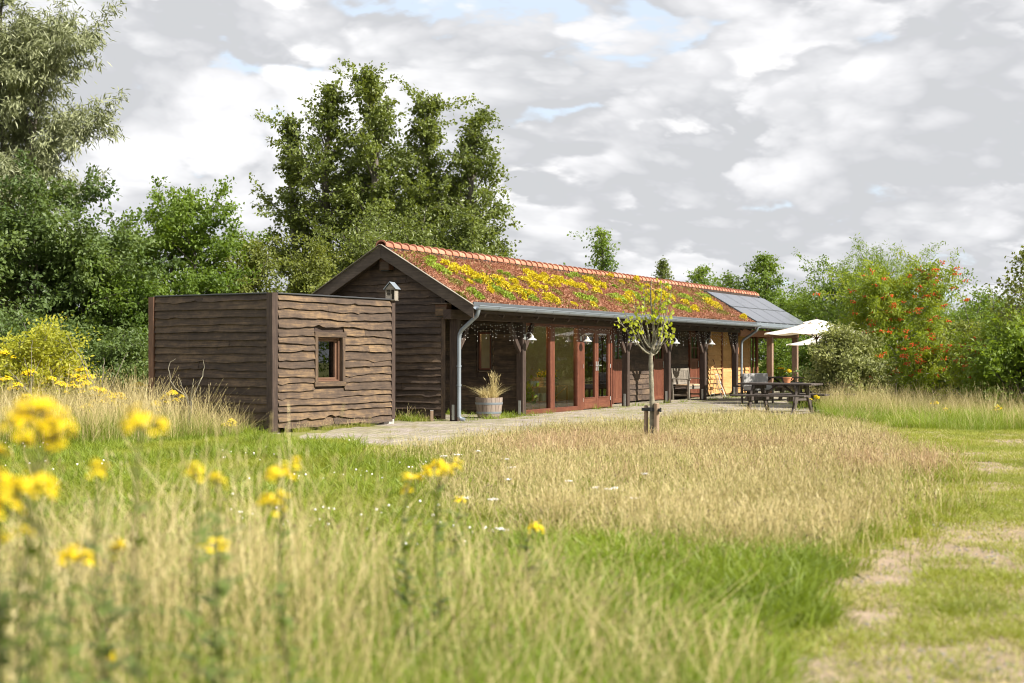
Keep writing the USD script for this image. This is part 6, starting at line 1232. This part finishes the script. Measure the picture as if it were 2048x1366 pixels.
for i, (px, py, d) in enumerate(spots):
    hs = [(px, py, 22)] + [(px + RR.normal(0, 13), py + abs(RR.normal(0, 9)) + 2, RR.uniform(12, 20)) for _ in range(int(RR.integers(2, 6)))]
    lb = {345: 'ragwort standing in front of the left wall of the shed, taller one', 462: 'small lone ragwort by the shed near corner post', 330: 'short ragwort at the foot of the shed left wall, right of two', 312: 'short ragwort at the foot of the shed left wall, left of two', 278: 'ragwort beside the far left edge of the shed'}.get(px) or 'ragwort in the dry grass left of the shed, %s from the left edge' % ordn[rank[px]]
    rag(lb, d, hs, G2, 1.6)
for px, py, d, lb in ((1945, 748, 37.5, 'ragwort glowing under the rowan berries, upper one'), (1958, 768, 36.5, 'ragwort glowing under the rowan berries, lower one'), (1995, 811, 31.5, 'lone ragwort low in the dry verge at the right'), (1872, 802, 33.5, 'ragwort in the verge grass under the rowan, left of two'), (1892, 815, 32.5, 'ragwort in the verge grass under the rowan, right of two'), (1560, 734, 50.0, 'tall ragwort seen between the porch posts, left of two'), (1578, 738, 50.5, 'tall ragwort seen between the porch posts, right of two'), (1527, 752, 49.0, 'ragwort behind the grey chairs'), (1632, 790, 34.0, 'small ragwort beside the half hidden picnic table')):
    rag(lb, d, [(px, py, 9)] + [(px + RR.normal(0, 6), py + abs(RR.normal(0, 5)), RR.uniform(5, 9)) for _ in range(3)], G3, 1.6)
def dead(label, d, stems):
    x0 = ray(stems[0][0][0], d); zg = float(gz(np.array([x0]), np.array([d]))[0]); t = thing('bare_shrub', label, 'shrub', (x0, d, zg), 0)
    for pts in stems:
        P = np.array([(ray(a, d) - x0, RR.normal(0, 0.05), height_at(b, d) - zg) for a, b in pts]); P = np.vstack([[P[0][0] * 0.6, 0, 0], P]); k = np.linspace(0, len(P) - 1, 12); Q = np.stack([np.interp(k, np.arange(len(P)), P[:, j]) for j in range(3)], 1) + RR.normal(0, 0.006, (12, 3)); MB().tube(Q, np.linspace(0.011, 0.005, 12), 5).build('branch', M['young_bark'], t, smooth=True)
dead('bare pale twigs forking up in front of the left wall of the shed', 24.9, [[(378, 800), (345, 770), (336, 740), (338, 724), (350, 718)], [(376, 800), (366, 775), (359, 754)], [(380, 800), (384, 775), (387, 758)], [(382, 800), (400, 765), (407, 740), (406, 720)]])
dead('bare pale branches in a wide fork before the hawthorn bush', 27.0, [[(190, 790), (175, 745), (160, 712), (145, 696), (136, 670)], [(214, 788), (234, 745), (250, 710), (254, 704)], [(207, 785), (208, 750), (209, 716)], [(190, 775), (172, 730), (164, 706)]])
dead('thin bare stems inside the yellowish sapling shrub', 26.8, [[(62, 790), (50, 770), (28, 752), (18, 740)], [(60, 790), (62, 740), (63, 700), (66, 680)], [(60, 790), (56, 750), (48, 715)], [(58, 790), (70, 750), (82, 720)]])
for px, py in ((890, 912), (914, 909), (956, 902), (1014, 918), (1023, 935), (1017, 959), (1137, 962), (988, 998), (1190, 975), (1216, 978), (1230, 976), (1270, 996), (1290, 947), (929, 995), (1773, 908), (1002, 1058)):
    x, d = ground_at(px, py, 0.10); zg = float(gz(np.array([x]), np.array([d]))[0]); t = thing('yarrow', 'small white meadow flower head above the dry grass', 'flower', (x, d, zg), 0, 'white flowers in the straw meadow')
    h = 0.10 - zg; MB().tube([(0, 0, 0), (0.01, 0, h / 2), (0, 0, h)], 0.003, 4).build('stem', M['rag_stem'], t); n = 26; P = np.c_[RR.normal(0, 0.020, (n, 2)), h + RR.normal(0, 0.004, n)]; MB().add((P[:, None] + iv[None] * RR.uniform(0.005, 0.009, (n, 1, 1)) * [1, 1, 0.6]).reshape(-1, 3), (np.arange(n)[:, None, None] * 12 + if_[None]).reshape(-1, 3)).build('flower_head', M['white_petal'] if 'white_petal' in M else M.setdefault('white_petal', flat('white_petal', (0.78, 0.75, 0.74), 0.8)), t)
cx, cy = fill(LAWN, 9, lambda x, y: np.clip((N2(x, y, 0.55, 61) - 0.52) * 8, 0, 0.9))
instancer('clover_flowers', 'tiny white clover flowers dotted over the lawn', [[('flower', (iv * 0.014 + [0, 0, 0.085], if_), M['white_petal'])]], np.stack([cx, cy, gz(cx, cy)], -1), np.zeros(len(cx), int), GR.uniform(0.6, 1.1, len(cx)), GR.uniform(0, 6, len(cx)))
